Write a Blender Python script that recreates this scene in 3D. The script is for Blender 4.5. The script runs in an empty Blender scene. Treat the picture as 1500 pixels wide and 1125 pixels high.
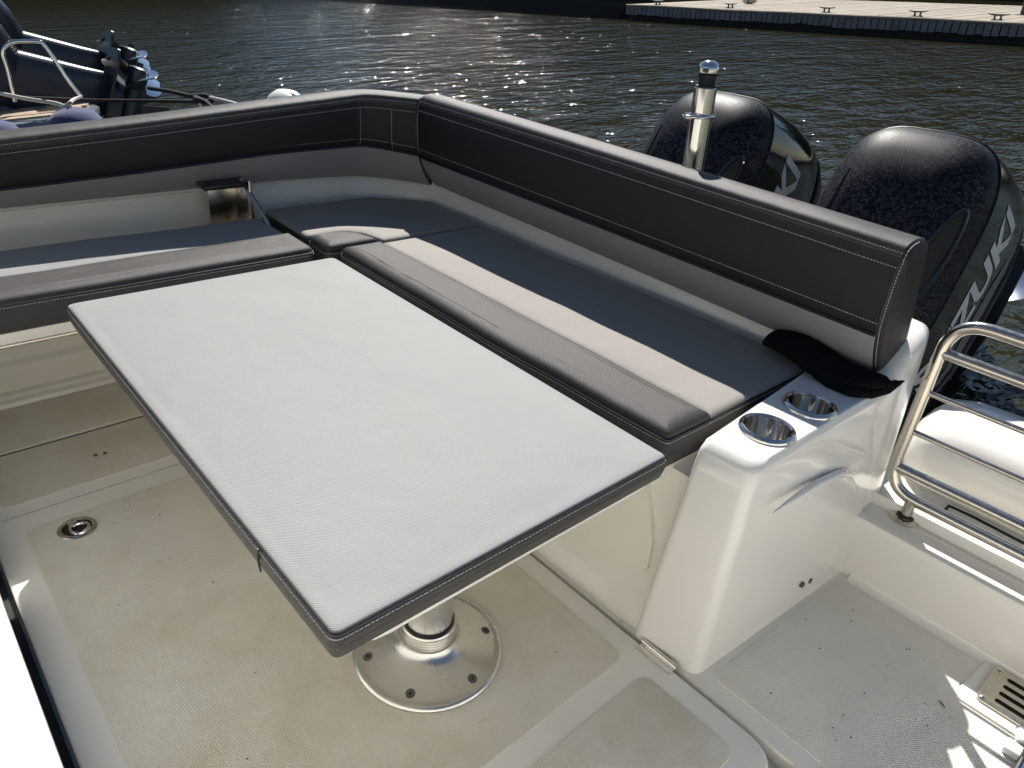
import bpy, bmesh, math, random
from mathutils import Vector, Matrix, noise
from mathutils.bvhtree import BVHTree
random.seed(7)
V = Vector
R = math.radians
scene = bpy.context.scene
col = scene.collection

# ------------------------------------------------------------------ camera, sky, sun, exposure
# Boat frame: x athwartships, y aft, z up from the cockpit floor (metres). The boat sits about
# five degrees down by the stern, so the boat frame is tilted on the level water (world z = 0).
EYE = V((0, 0, 1.2))
CAM_ROT = Matrix(((0.664649, -0.40802891, 0.62590264),
                  (0.74264079, 0.26882286, -0.61336688),
                  (0.08201448, 0.87249451, 0.48169176)))
UP = V((-0.03707256, -0.07685429, 0.99635287)).normalized()
EYE_H = 1.6
TILT = UP.rotation_difference(V((0, 0, 1))).to_matrix()
TM = Matrix.Translation((0, 0, EYE_H)) @ TILT.to_4x4() @ Matrix.Translation(-EYE)

cam_d = bpy.data.cameras.new('camera')
cam_d.sensor_width = 36.0
cam_d.lens = 36.0 * 1050 / 1500
cam_d.clip_start = 0.02
cam_d.clip_end = 900
cam = bpy.data.objects.new('camera', cam_d)
col.objects.link(cam)
cam.matrix_world = TM @ (Matrix.Translation(EYE) @ CAM_ROT.to_4x4())
scene.camera = cam

SUN_RAY = (TILT @ V((0.74, -0.68, -1.0))).normalized()      # the way the light travels
to_sun = -SUN_RAY
sun_el = math.asin(to_sun.z)
sun_az = math.atan2(to_sun.x, to_sun.y)
world = bpy.data.worlds.new('World')
scene.world = world
world.use_nodes = True
wn = world.node_tree
bg = wn.nodes['Background']
sky = wn.nodes.new('ShaderNodeTexSky')
sky.sky_type = 'NISHITA'
sky.sun_disc = False
sky.sun_elevation = sun_el
sky.sun_rotation = sun_az
sky.air_density = 1.0
sky.dust_density = 0.1
sky.ozone_density = 1.5
wn.links.new(sky.outputs[0], bg.inputs['Color'])
bg.inputs['Strength'].default_value = 0.05
sd = bpy.data.lights.new('sun', 'SUN')
sd.energy = 4.7
sd.angle = R(0.53)
sd.color = (1.0, 0.955, 0.89)
so = bpy.data.objects.new('sun', sd)
col.objects.link(so)
so.rotation_euler = SUN_RAY.to_track_quat('-Z', 'Y').to_euler()
so.location = (0, 0, 30)
vs = scene.view_settings
vs.view_transform = 'Standard'
vs.look = 'None'
vs.exposure = 0.75
vs.gamma = 1.0
vs.use_curve_mapping = False
scene.render.resolution_x = 1024
scene.render.resolution_y = 768
scene.cycles.max_bounces = 10
scene.cycles.diffuse_bounces = 6


# ------------------------------------------------------------------ pixel helpers (photo 1500 x 1125)
def pray(px, py):
    return CAM_ROT @ V((px - 750.0, -(py - 562.5), -1050.0))


def P(px, py, x=None, y=None, z=None):
    d = pray(px, py)
    if z is not None:
        t = (z - EYE.z) / d.z
    elif x is not None:
        t = (x - EYE.x) / d.x
    else:
        t = (y - EYE.y) / d.y
    return EYE + d * t


def WATER(px, py, h=0.0):
    """world point at height h above the water on the ray of a pixel"""
    d = TILT @ pray(px, py)
    return V((0, 0, EYE_H)) + d * ((h - EYE_H) / d.z)


# ------------------------------------------------------------------ materials
def mat(name, color, rough=0.5, metal=0.0, spec=0.5, coat=0.0, noise_amt=0.0, noise_scale=8.0, bump=None, rough_var=0.0, sheen=0.0, ior=None):
    m = bpy.data.materials.new(name)
    m.use_nodes = True
    nt = m.node_tree
    b = nt.nodes['Principled BSDF']
    b.inputs['Base Color'].default_value = (*color, 1)
    b.inputs['Roughness'].default_value = rough
    b.inputs['Metallic'].default_value = metal
    b.inputs['Specular IOR Level'].default_value = spec
    b.inputs['Coat Weight'].default_value = coat
    b.inputs['Coat Roughness'].default_value = 0.06
    b.inputs['Sheen Weight'].default_value = sheen
    if ior:
        b.inputs['IOR'].default_value = ior
    tc = nt.nodes.new('ShaderNodeTexCoord')
    if noise_amt > 0 or rough_var > 0:
        n = nt.nodes.new('ShaderNodeTexNoise')
        n.inputs['Scale'].default_value = noise_scale
        n.inputs['Detail'].default_value = 6
        n.inputs['Roughness'].default_value = 0.62
        nt.links.new(tc.outputs['Object'], n.inputs['Vector'])
        if noise_amt > 0:
            mr = nt.nodes.new('ShaderNodeMapRange')
            mr.inputs['From Min'].default_value = 0.3
            mr.inputs['From Max'].default_value = 0.7
            mr.inputs['To Min'].default_value = 1 - noise_amt
            mr.inputs['To Max'].default_value = 1 + noise_amt
            nt.links.new(n.outputs['Fac'], mr.inputs['Value'])
            mx = nt.nodes.new('ShaderNodeMix')
            mx.data_type = 'RGBA'
            mx.blend_type = 'MULTIPLY'
            mx.inputs['Factor'].default_value = 1
            mx.inputs['A'].default_value = (*color, 1)
            nt.links.new(mr.outputs['Result'], mx.inputs['B'])
            nt.links.new(mx.outputs['Result'], b.inputs['Base Color'])
        if rough_var > 0:
            mr2 = nt.nodes.new('ShaderNodeMapRange')
            mr2.inputs['From Min'].default_value = 0.3
            mr2.inputs['From Max'].default_value = 0.7
            mr2.inputs['To Min'].default_value = max(0.02, rough - rough_var)
            mr2.inputs['To Max'].default_value = rough + rough_var
            nt.links.new(n.outputs['Fac'], mr2.inputs['Value'])
            nt.links.new(mr2.outputs['Result'], b.inputs['Roughness'])
    if bump:
        bump(nt, tc, b)
    return m


def math_node(nt, op, a, bval=None, c=None):
    n = nt.nodes.new('ShaderNodeMath')
    n.operation = op
    for i, v in enumerate((a, bval, c)):
        if v is None:
            continue
        if isinstance(v, (int, float)):
            n.inputs[i].default_value = v
        else:
            nt.links.new(v, n.inputs[i])
    return n.outputs[0]


def grid_bump(period, dist, axes=('X', 'Y'), strength=1.0, rot=0.0, wrinkle=0.0, row=1.0, tint=0.0):
    """woven / pressed grid relief, plus optional soft creases"""
    def f(nt, tc, b):
        vr = nt.nodes.new('ShaderNodeVectorRotate')
        vr.rotation_type = 'Z_AXIS'
        vr.inputs['Angle'].default_value = rot
        nt.links.new(tc.outputs['Object'], vr.inputs['Vector'])
        sp = nt.nodes.new('ShaderNodeSeparateXYZ')
        nt.links.new(vr.outputs[0], sp.inputs[0])
        k = 2 * math.pi / period
        s1 = math_node(nt, 'SINE', math_node(nt, 'MULTIPLY', sp.outputs[axes[0]], k))
        s2 = math_node(nt, 'SINE', math_node(nt, 'MULTIPLY', sp.outputs[axes[1]], k * row))
        h = math_node(nt, 'MULTIPLY', s1, s2)
        bp = nt.nodes.new('ShaderNodeBump')
        bp.inputs['Strength'].default_value = strength
        bp.inputs['Distance'].default_value = dist
        nt.links.new(h, bp.inputs['Height'])
        out = bp
        if wrinkle > 0:
            n = nt.nodes.new('ShaderNodeTexNoise')
            n.inputs['Scale'].default_value = 7
            n.inputs['Detail'].default_value = 3
            nt.links.new(tc.outputs['Object'], n.inputs['Vector'])
            b2 = nt.nodes.new('ShaderNodeBump')
            b2.inputs['Strength'].default_value = 1
            b2.inputs['Distance'].default_value = wrinkle
            nt.links.new(n.outputs['Fac'], b2.inputs['Height'])
            nt.links.new(bp.outputs[0], b2.inputs['Normal'])
            out = b2
        nt.links.new(out.outputs[0], b.inputs['Normal'])
        if tint > 0:
            src = b.inputs['Base Color']
            mr = nt.nodes.new('ShaderNodeMapRange')
            mr.inputs['From Min'].default_value = -1
            mr.inputs['To Min'].default_value = 1 - tint
            mr.inputs['To Max'].default_value = 1 + tint * 0.6
            nt.links.new(h, mr.inputs['Value'])
            mx = nt.nodes.new('ShaderNodeMix')
            mx.data_type = 'RGBA'
            mx.blend_type = 'MULTIPLY'
            mx.inputs['Factor'].default_value = 1
            if src.is_linked:
                nt.links.new(src.links[0].from_socket, mx.inputs['A'])
            else:
                mx.inputs['A'].default_value = src.default_value
            nt.links.new(mr.outputs['Result'], mx.inputs['B'])
            nt.links.new(mx.outputs['Result'], src)
    return f


def noise_bump(scale, dist, detail=4):
    def f(nt, tc, b):
        n = nt.nodes.new('ShaderNodeTexNoise')
        n.inputs['Scale'].default_value = scale
        n.inputs['Detail'].default_value = detail
        nt.links.new(tc.outputs['Object'], n.inputs['Vector'])
        bp = nt.nodes.new('ShaderNodeBump')
        bp.inputs['Distance'].default_value = dist
        nt.links.new(n.outputs['Fac'], bp.inputs['Height'])
        nt.links.new(bp.outputs[0], b.inputs['Normal'])
    return f


def dirty_floor(nt, tc, b):
    """beige grime: blotches and small scuffs over the pressed grid"""
    grid_bump(0.0052, 0.0006, rot=R(45), tint=0.07)(nt, tc, b)
    src = b.inputs['Base Color'].links[0].from_socket
    n = nt.nodes.new('ShaderNodeTexNoise')
    n.inputs['Scale'].default_value = 2.3
    n.inputs['Detail'].default_value = 7
    n.inputs['Roughness'].default_value = 0.7
    nt.links.new(tc.outputs['Object'], n.inputs['Vector'])
    cr = nt.nodes.new('ShaderNodeValToRGB')
    cr.color_ramp.elements[0].position = 0.42
    cr.color_ramp.elements[0].color = (1, 1, 1, 1)
    cr.color_ramp.elements[1].position = 0.72
    cr.color_ramp.elements[1].color = (0.84, 0.78, 0.66, 1)
    nt.links.new(n.outputs['Fac'], cr.inputs[0])
    n2 = nt.nodes.new('ShaderNodeTexNoise')
    n2.inputs['Scale'].default_value = 19
    n2.inputs['Detail'].default_value = 5
    n2.inputs['Distortion'].default_value = 1.5
    nt.links.new(tc.outputs['Object'], n2.inputs['Vector'])
    cr2 = nt.nodes.new('ShaderNodeValToRGB')
    cr2.color_ramp.elements[0].position = 0.68
    cr2.color_ramp.elements[0].color = (1, 1, 1, 1)
    cr2.color_ramp.elements[1].position = 0.8
    cr2.color_ramp.elements[1].color = (0.7, 0.66, 0.58, 1)
    nt.links.new(n2.outputs['Fac'], cr2.inputs[0])
    cur = src
    for c in (cr, cr2):
        mx = nt.nodes.new('ShaderNodeMix')
        mx.data_type = 'RGBA'
        mx.blend_type = 'MULTIPLY'
        mx.inputs['Factor'].default_value = 1
        nt.links.new(cur, mx.inputs['A'])
        nt.links.new(c.outputs[0], mx.inputs['B'])
        cur = mx.outputs['Result']
    nt.links.new(cur, b.inputs['Base Color'])


def spotted(nt, tc, b):
    """dried water rings on the matt black cowl lid"""
    v = nt.nodes.new('ShaderNodeTexVoronoi')
    v.inputs['Scale'].default_value = 100
    nt.links.new(tc.outputs['Object'], v.inputs['Vector'])
    cr = nt.nodes.new('ShaderNodeValToRGB')
    e = cr.color_ramp.elements
    e[0].position = 0.30
    e[0].color = (0, 0, 0, 1)
    e[1].position = 0.50
    e[1].color = (0, 0, 0, 1)
    k = e.new(0.40)
    k.color = (1, 1, 1, 1)
    nt.links.new(v.outputs['Distance'], cr.inputs[0])
    n = nt.nodes.new('ShaderNodeTexNoise')
    n.inputs['Scale'].default_value = 9
    n.inputs['Detail'].default_value = 5
    nt.links.new(tc.outputs['Object'], n.inputs['Vector'])
    f = math_node(nt, 'MULTIPLY', cr.outputs[0], math_node(nt, 'MULTIPLY', n.outputs['Fac'], 1.6))
    mx = nt.nodes.new('ShaderNodeMix')
    mx.data_type = 'RGBA'
    mx.inputs['A'].default_value = (0.004, 0.005, 0.010, 1)
    mx.inputs['B'].default_value = (0.075, 0.077, 0.088, 1)
    nt.links.new(f, mx.inputs['Factor'])
    nt.links.new(mx.outputs['Result'], b.inputs['Base Color'])
    mr = nt.nodes.new('ShaderNodeMapRange')
    mr.inputs['To Min'].default_value = 0.48
    mr.inputs['To Max'].default_value = 0.62
    nt.links.new(f, mr.inputs['Value'])
    nt.links.new(mr.outputs['Result'], b.inputs['Roughness'])


M = {}
M['gel'] = mat('white_gelcoat', (0.81, 0.785, 0.71), 0.2, coat=0.3, noise_amt=0.025, noise_scale=5, rough_var=0.05)
M['gel_plain'] = mat('bright_gelcoat', (0.82, 0.805, 0.755), 0.18, coat=0.4, noise_amt=0.02, noise_scale=4)
M['nonskid'] = mat('nonskid_gelcoat', (0.80, 0.765, 0.665), 0.5, noise_amt=0.04, noise_scale=6, bump=dirty_floor)
M['nonskid_white'] = mat('white_nonskid', (0.79, 0.765, 0.69), 0.5, noise_amt=0.04, noise_scale=6, bump=grid_bump(0.0062, 0.0007, tint=0.08))
M['gap'] = mat('dark_gap_and_shade', (0.012, 0.012, 0.012), 0.8)  # dark joints, and the painted shade inside drain and intake
M['light'] = mat('light_grey_vinyl', (0.285, 0.287, 0.282), 0.55, spec=0.15, noise_amt=0.02, noise_scale=6, bump=grid_bump(0.0042, 0.00025, wrinkle=0.004, tint=0.03))
M['beige'] = mat('warm_grey_vinyl', (0.31, 0.292, 0.268), 0.55, spec=0.15, noise_amt=0.03, noise_scale=6, bump=grid_bump(0.0042, 0.0004, wrinkle=0.004, tint=0.03))
M['grey'] = mat('mid_grey_vinyl', (0.29, 0.29, 0.29), 0.45, spec=0.4, noise_amt=0.03, bump=grid_bump(0.004, 0.0003, axes=('X', 'Z'), rot=R(45), wrinkle=0.002))
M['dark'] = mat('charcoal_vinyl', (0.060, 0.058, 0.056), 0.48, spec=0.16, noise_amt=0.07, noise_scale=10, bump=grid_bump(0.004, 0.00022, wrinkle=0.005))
M['dark_shaded'] = mat('charcoal_vinyl_shaded', (0.020, 0.0195, 0.020), 0.48, spec=0.3, noise_amt=0.05, bump=grid_bump(0.004, 0.00018, axes=('X', 'Z'), rot=R(45), wrinkle=0.002))  # same charcoal vinyl, with the shade of the upright faces put into its colour
M['band'] = mat('charcoal_mesh_vinyl', (0.055, 0.052, 0.049), 0.46, spec=0.4, noise_amt=0.05, bump=grid_bump(0.004, 0.0005, axes=('X', 'Z'), wrinkle=0.002, tint=0.15))
M['piping'] = mat('black_piping', (0.012, 0.012, 0.014), 0.4)
M['thread'] = mat('pale_thread', (0.5, 0.49, 0.47), 0.7)
M['steel'] = mat('polished_stainless', (0.72, 0.70, 0.66), 0.10, metal=1.0, rough_var=0.03, noise_scale=12)
M['steel_worn'] = mat('worn_stainless', (0.60, 0.56, 0.49), 0.20, metal=1.0, noise_amt=0.06, noise_scale=90, rough_var=0.05)
M['alu'] = mat('brushed_aluminium', (0.70, 0.69, 0.66), 0.27, metal=1.0, rough_var=0.03, noise_scale=5)
M['black'] = mat('black_plastic', (0.012, 0.012, 0.013), 0.35)
M['cloth_black'] = mat('black_fleece', (0.006, 0.006, 0.007), 0.95, spec=0.1, bump=noise_bump(160, 0.004))
M['lid'] = mat('spotted_black_paint', (0.01, 0.011, 0.018), 0.35, spec=0.14, bump=spotted)
M['gloss'] = mat('gloss_black_paint', (0.010, 0.013, 0.013), 0.10, coat=0.5, rough_var=0.03, noise_scale=5)
M['letter'] = mat('silver_decal', (0.50, 0.51, 0.53), 0.35)
M['decal_grey'] = mat('grey_decal', (0.12, 0.12, 0.115), 0.4, noise_amt=0.4, noise_scale=60)
M['navy'] = mat('navy_metallic_paint', (0.012, 0.019, 0.050), 0.22, coat=0.25)
M['navy_dull'] = mat('navy_casting', (0.022, 0.027, 0.042), 0.3, noise_amt=0.1)
M['prop'] = mat('polished_propeller', (0.78, 0.78, 0.78), 0.15, metal=1.0)
M['blue_fender'] = mat('blue_fabric_cover', (0.018, 0.032, 0.12), 0.85, sheen=0.3, bump=noise_bump(300, 0.002))
M['white_fender'] = mat('white_vinyl', (0.75, 0.75, 0.72), 0.35)
M['rope_pale'] = mat('pale_rope', (0.55, 0.51, 0.45), 0.8, bump=noise_bump(150, 0.004))
M['rope_black'] = mat('black_rope', (0.012, 0.012, 0.012), 0.85, bump=noise_bump(150, 0.004))
M['teak'] = mat('weathered_teak', (0.40, 0.31, 0.22), 0.65, noise_amt=0.22, noise_scale=22)
M['hull_grey'] = mat('blue_grey_hull', (0.20, 0.24, 0.28), 0.25, coat=0.4)
M['hull_dark'] = mat('dark_hull', (0.03, 0.032, 0.037), 0.3)
M['dock_top'] = mat('bleached_dock_boards', (0.30, 0.255, 0.195), 0.85, noise_amt=0.22, noise_scale=1.6)
M['dock_face'] = mat('grey_corrugated_panel', (0.17, 0.165, 0.185), 0.75, noise_amt=0.25, noise_scale=3)
M['dock_wet'] = mat('wet_black_float', (0.006, 0.006, 0.006), 0.7)
M['iron'] = mat('galvanised_cleat', (0.09, 0.088, 0.085), 0.6)
M['glass_dark'] = mat('dark_glass', (0.02, 0.022, 0.025), 0.05)
M['blue_lid'] = mat('blue_gloss_panel', (0.035, 0.07, 0.20), 0.15, coat=0.5, noise_amt=0.3, noise_scale=30)
M['leaf'] = mat('bank_foliage', (0.04, 0.05, 0.018), 0.8, noise_amt=0.5, noise_scale=0.6)
M['soil'] = mat('bank_soil', (0.018, 0.02, 0.010), 0.9, noise_amt=0.3, noise_scale=0.5)


def water_material():
    m = bpy.data.materials.new('river_water')
    m.use_nodes = True
    nt = m.node_tree
    b = nt.nodes['Principled BSDF']
    b.inputs['Base Color'].default_value = (0.021, 0.0205, 0.0075, 1)
    b.inputs['Roughness'].default_value = 0.045
    b.inputs['IOR'].default_value = 1.33
    b.inputs['Specular IOR Level'].default_value = 0.5
    tc = nt.nodes.new('ShaderNodeTexCoord')
    mp = nt.nodes.new('ShaderNodeMapping')
    mp.inputs['Rotation'].default_value = (0, 0, R(38))
    mp.inputs['Scale'].default_value = (1.0, 0.5, 1.0)
    nt.links.new(tc.outputs['Object'], mp.inputs['Vector'])
    prev = None
    for sc, dist, det in ((0.9, 0.14, 2), (4.2, 0.085, 3), (13.0, 0.018, 2)):
        n = nt.nodes.new('ShaderNodeTexNoise')
        n.inputs['Scale'].default_value = sc
        n.inputs['Detail'].default_value = det
        n.inputs['Roughness'].default_value = 0.5
        n.inputs['Distortion'].default_value = 0.6
        nt.links.new(mp.outputs[0], n.inputs['Vector'])
        bp = nt.nodes.new('ShaderNodeBump')
        bp.inputs['Strength'].default_value = 1
        bp.inputs['Distance'].default_value = dist
        nt.links.new(n.outputs['Fac'], bp.inputs['Height'])
        if prev:
            nt.links.new(prev.outputs[0], bp.inputs['Normal'])
        prev = bp
    nt.links.new(prev.outputs[0], b.inputs['Normal'])
    return m


M['water'] = water_material()
M['crumb'] = mat('dry_dirt', (0.05, 0.045, 0.035), 0.9)


# ------------------------------------------------------------------ object helpers
BOAT = []          # top-level things laid out in the boat frame; tilted on to the water at the end


def tag(o, label=None, cat=None, group=None, kind=None):
    if label:
        o['label'] = label
    if cat:
        o['category'] = cat
    if group:
        o['group'] = group
    if kind:
        o['kind'] = kind
    return o


def thing(name, loc, label=None, cat=None, group=None, kind=None, boat=True, rot=None):
    o = bpy.data.objects.new(name, None)
    o.empty_display_size = 0.1
    col.objects.link(o)
    o.location = loc
    if rot:
        o.rotation_euler = rot
    tag(o, label, cat, group, kind)
    if boat:
        BOAT.append(o)
    return o


def base_of(o):
    """origin of the top-level thing that owns o (children sit at identity)"""
    while o.parent:
        o = o.parent
    return V(o.location)


class MB:
    """collects shapes into one bmesh"""
    def __init__(self):
        self.bm = bmesh.new()

    def verts(self, pts):
        return [self.bm.verts.new(p) for p in pts]

    def face(self, pts):
        return self.bm.faces.new(self.verts(pts))

    def box(self, a, b, bev=0.0, seg=2):
        a, b = V(a), V(b)
        t = bmesh.new()
        bmesh.ops.create_cube(t, size=1)
        c, s = (a + b) / 2, b - a
        for v in t.verts:
            v.co = V((c.x + v.co.x * s.x, c.y + v.co.y * s.y, c.z + v.co.z * s.z))
        if bev > 0:
            bmesh.ops.bevel(t, geom=list(t.edges), offset=bev, segments=seg, affect='EDGES', profile=0.5, clamp_overlap=True)
        self.join(t)
        return self

    def join(self, t, mtx=None):
        if mtx is not None:
            bmesh.ops.transform(t, matrix=mtx, verts=list(t.verts))
        me = bpy.data.meshes.new('tmp')
        t.to_mesh(me)
        t.free()
        self.bm.from_mesh(me)
        bpy.data.meshes.remove(me)

    def loft(self, rings, cap0=True, cap1=True, closed=True):
        vs_ = [self.verts(r) for r in rings]
        n = len(rings[0])
        for a, b in zip(vs_[:-1], vs_[1:]):
            for i in range(n if closed else n - 1):
                j = (i + 1) % n
                self.bm.faces.new((a[i], a[j], b[j], b[i]))
        if closed and cap0:
            self.bm.faces.new(list(reversed(vs_[0])))
        if closed and cap1:
            self.bm.faces.new(vs_[-1])
        return self

    def tube(self, pts, r, seg=10, closed=False, radii=None):
        pts = [V(p) for p in pts]
        n = len(pts)
        rings = []
        prev_n = None
        for i, p in enumerate(pts):
            if closed:
                t = (pts[(i + 1) % n] - pts[i - 1])
            else:
                t = pts[min(i + 1, n - 1)] - pts[max(i - 1, 0)]
            t.normalize()
            if prev_n is None:
                a = V((0, 0, 1)) if abs(t.z) < 0.9 else V((1, 0, 0))
                nn = (a - t * a.dot(t)).normalized()
            else:
                nn = (prev_n - t * prev_n.dot(t)).normalized()
            prev_n = nn
            bb = t.cross(nn)
            rr = radii[i] if radii else r
            rings.append([p + (nn * math.cos(2 * math.pi * k / seg) + bb * math.sin(2 * math.pi * k / seg)) * rr for k in range(seg)])
        if closed:
            rings.append(rings[0])
            self.loft(rings, False, False)
            bmesh.ops.remove_doubles(self.bm, verts=list(self.bm.verts), dist=1e-6)
        else:
            self.loft(rings)
        return self

    def lathe(self, prof, mtx=None, seg=32, cap=True):
        """prof: (radius, height) bottom to top, about local z"""
        mtx = mtx or Matrix()
        rings = [[mtx @ V((r * math.cos(2 * math.pi * k / seg), r * math.sin(2 * math.pi * k / seg), h)) for k in range(seg)] for r, h in prof]
        self.loft(rings, cap, cap)
        return self

    def obj(self, name, material, parent=None, base=None, smooth=40, label=None, cat=None, group=None, kind=None, boat=True, doubles=True, local=False):
        if doubles:
            bmesh.ops.remove_doubles(self.bm, verts=list(self.bm.verts), dist=2e-6)
        bmesh.ops.recalc_face_normals(self.bm, faces=list(self.bm.faces))
        me = bpy.data.meshes.new(name)
        if parent is not None and not local:
            off = base_of(parent)
        elif base is not None:
            off = V(base)
        else:
            off = V((0, 0, 0))
        if off.length > 0:
            bmesh.ops.translate(self.bm, verts=list(self.bm.verts), vec=-off)
        self.bm.to_mesh(me)
        self.bm.free()
        if smooth:
            me.shade_smooth()
            me.set_sharp_from_angle(angle=R(smooth))
        me.materials.append(M[material] if isinstance(material, str) else material)
        o = bpy.data.objects.new(name, me)
        col.objects.link(o)
        if parent is not None:
            o.parent = parent
        else:
            o.location = off
            if boat:
                BOAT.append(o)
        tag(o, label, cat, group, kind)
        return o


def round_poly(pts, r, n=5):
    """2-D polygon with filleted corners; r a number or one per corner"""
    out = []
    k = len(pts)
    for i in range(k):
        p0, p, p1 = V(pts[i - 1]).to_2d(), V(pts[i]).to_2d(), V(pts[(i + 1) % k]).to_2d()
        rr = r[i] if isinstance(r, (list, tuple)) else r
        a, b = (p0 - p), (p1 - p)
        la, lb = a.length, b.length
        a.normalize()
        b.normalize()
        ang = a.angle(b)
        if rr < 1e-5:
            out.append(p)
            continue
        d = min(rr / max(math.tan(ang / 2), 1e-4) if ang < 3.12 else rr, la * 0.49, lb * 0.49)
        s, e = p + a * d, p + b * d
        for j in range(n + 1):
            t = j / n
            out.append(s * (1 - t) ** 2 + p * 2 * t * (1 - t) + e * t * t)
    return out


def inset(poly, d):
    """offset a CCW polygon inward by d"""
    k = len(poly)
    out = []
    for i in range(k):
        p0, p, p1 = poly[i - 1], poly[i], poly[(i + 1) % k]
        e0, e1 = (p - p0), (p1 - p)
        if e0.length < 1e-9:
            e0 = e1
        if e1.length < 1e-9:
            e1 = e0
        n0 = V((-e0.y, e0.x)).normalized()
        n1 = V((-e1.y, e1.x)).normalized()
        m = n0 + n1
        if m.length < 1e-6:
            m = n0
        m.normalize()
        c = max(0.35, m.dot(n0))
        out.append(p + m * (d / c))
    return out


def dense(poly, step):
    out = []
    k = len(poly)
    for i in range(k):
        a, b = poly[i], poly[(i + 1) % k]
        n = max(1, int((b - a).length / step))
        for j in range(n):
            out.append(a.lerp(b, j / n))
    return out


def stitches(path, parent, closed=True, length=0.0042, gap=0.0028, w=0.0006, off=V((0, 0, 0.0008)), name='stitching'):
    """a dashed line of thread along a 3-D path"""
    mb = MB()
    pts = [V(p) for p in path]
    if closed:
        pts.append(pts[0])
    pos = 0.0
    on = True
    for a, b in zip(pts[:-1], pts[1:]):
        d = b - a
        L = d.length
        if L < 1e-7:
            continue
        t = d / L
        s = V((-t.y, t.x, 0))
        s = s.normalized() if s.length > 1e-4 else V((1, 0, 0))
        n = t.cross(s)
        x = 0.0
        while x < L:
            e = min(L, x + length)
            p, q = a + t * x + off, a + t * e + off
            c = [p + s * w + n * w, p - s * w + n * w, p - s * w - n * w, p + s * w - n * w]
            f = [q + s * w + n * w, q - s * w + n * w, q - s * w - n * w, q + s * w - n * w]
            mb.loft([c, f])
            x += length + gap
    return mb.obj(name, 'thread', parent, smooth=None, kind='stuff', doubles=False)


def cushion_parts(parent, outline, r, z0, z1, top_mat, band_mat, fillet=0.012, crown=0.006, seam=0.010, top_name='top_panel', band_name='side_band', pipe=True, stitch=True, bulge=0.004, taper=None):
    """a boxed cushion: top panel, side band, piping and a stitched seam.  taper(x, y) shifts z"""
    raw = [V(p).to_2d() for p in outline]
    rad = list(r) if isinstance(r, (list, tuple)) else [r] * len(raw)
    if sum(p.x * q.y - q.x * p.y for p, q in zip(raw, raw[1:] + raw[:1])) < 0:
        raw.reverse()
        rad.reverse()
    k_ = len(raw)
    convex = [(raw[i] - raw[i - 1]).cross(raw[(i + 1) % k_] - raw[i]) >= 0 for i in range(k_)]
    poly = round_poly(raw, [max(q, 0.0015) for q in rad])
    counts = [max(1, int((poly[(i + 1) % len(poly)] - poly[i]).length / 0.03)) for i in range(len(poly))]
    mid = sum(raw, V((0, 0))) / k_
    bx0, bx1 = min(p.x for p in raw) + fillet, max(p.x for p in raw) - fillet
    by0, by1 = min(p.y for p in raw) + fillet, max(p.y for p in raw) - fillet

    def shape(d):
        q = inset(raw, d)
        rr_ = [max(x_ - d, 0.0015) if c_ else x_ + d for x_, c_ in zip(rad, convex)]
        q = round_poly(q, rr_)
        out = []
        for i, c_ in enumerate(counts):
            for j in range(c_):
                out.append(q[i].lerp(q[(i + 1) % len(q)], j / c_))
        return out

    def ring(d, z, jit=0.0, t_=0.0):
        out = []
        for p in shape(d):
            p = p.lerp(mid, t_)
            w = noise.noise(V((p.x * 9, p.y * 9, z * 5))) * jit
            out.append(V((p.x, p.y, z + w + (taper(p.x, p.y) if taper else 0))))
        return out
    h = z1 - z0
    zs = z1 - seam
    mb = MB()
    prof = [(0.006, z0), (0.0, z0 + 0.006), (-bulge, z0 + h * 0.5), (0.0, zs)]
    mb.loft([ring(d, z) for d, z in prof], True, False)
    band = mb.obj(band_name, band_mat, parent)
    mb = MB()
    rings = [ring(0.0, zs + 0.0005), ring(0.0015, zs + 0.003)]
    for i in range(1, 8):
        a = i / 7 * math.pi / 2
        rings.append(ring(0.0015 + fillet * (1 - math.cos(a)), zs + 0.003 + (seam - 0.003) * math.sin(a)))
    for t_ in (0.03, 0.07, 0.13, 0.2, 0.3, 0.42, 0.56, 0.72, 0.9, 0.98):
        rg = ring(0.0015 + fillet, z1, 0.0012 if t_ < 0.9 else 0.0, t_)
        for p in rg:
            u_, w_ = (p.x - bx0) / (bx1 - bx0) * 2 - 1, (p.y - by0) / (by1 - by0) * 2 - 1
            p.z += crown * max(0, 1 - abs(u_) ** 8) * max(0, 1 - abs(w_) ** 4)
        rings.append(rg)
    mb.loft(rings, False, True)
    mb.obj(top_name, top_mat, parent)
    if pipe:
        MB().tube([p + V((0, 0, 0)) for p in ring(-0.0008, zs)], 0.0022, seg=6, closed=True).obj('piping', 'piping', parent)
    if stitch:
        stitches(ring(-0.0012 - bulge * 0.3, zs - 0.006), parent, off=V((0, 0, 0)))
    return band


def smooth_path(pts, n=6):
    out = []
    for i in range(len(pts) - 1):
        p0 = pts[max(i - 1, 0)]
        p1, p2 = pts[i], pts[i + 1]
        p3 = pts[min(i + 2, len(pts) - 1)]
        for j in range(n):
            t_ = j / n
            out.append(0.5 * ((2 * p1) + (p2 - p0) * t_ + (2 * p0 - 5 * p1 + 4 * p2 - p3) * t_ ** 2 + (3 * p1 - p0 - 3 * p2 + p3) * t_ ** 3))
    out.append(pts[-1])
    return out


# ------------------------------------------------------------------ setting: water, far bank
wb = MB()
wb.face([(-420, -300, 0), (420, -300, 0), (420, 420, 0), (-420, 420, 0)])
wb.obj('water', 'water', kind='structure', boat=False, label='dark olive river water with small wind ripples', smooth=None)

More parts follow.
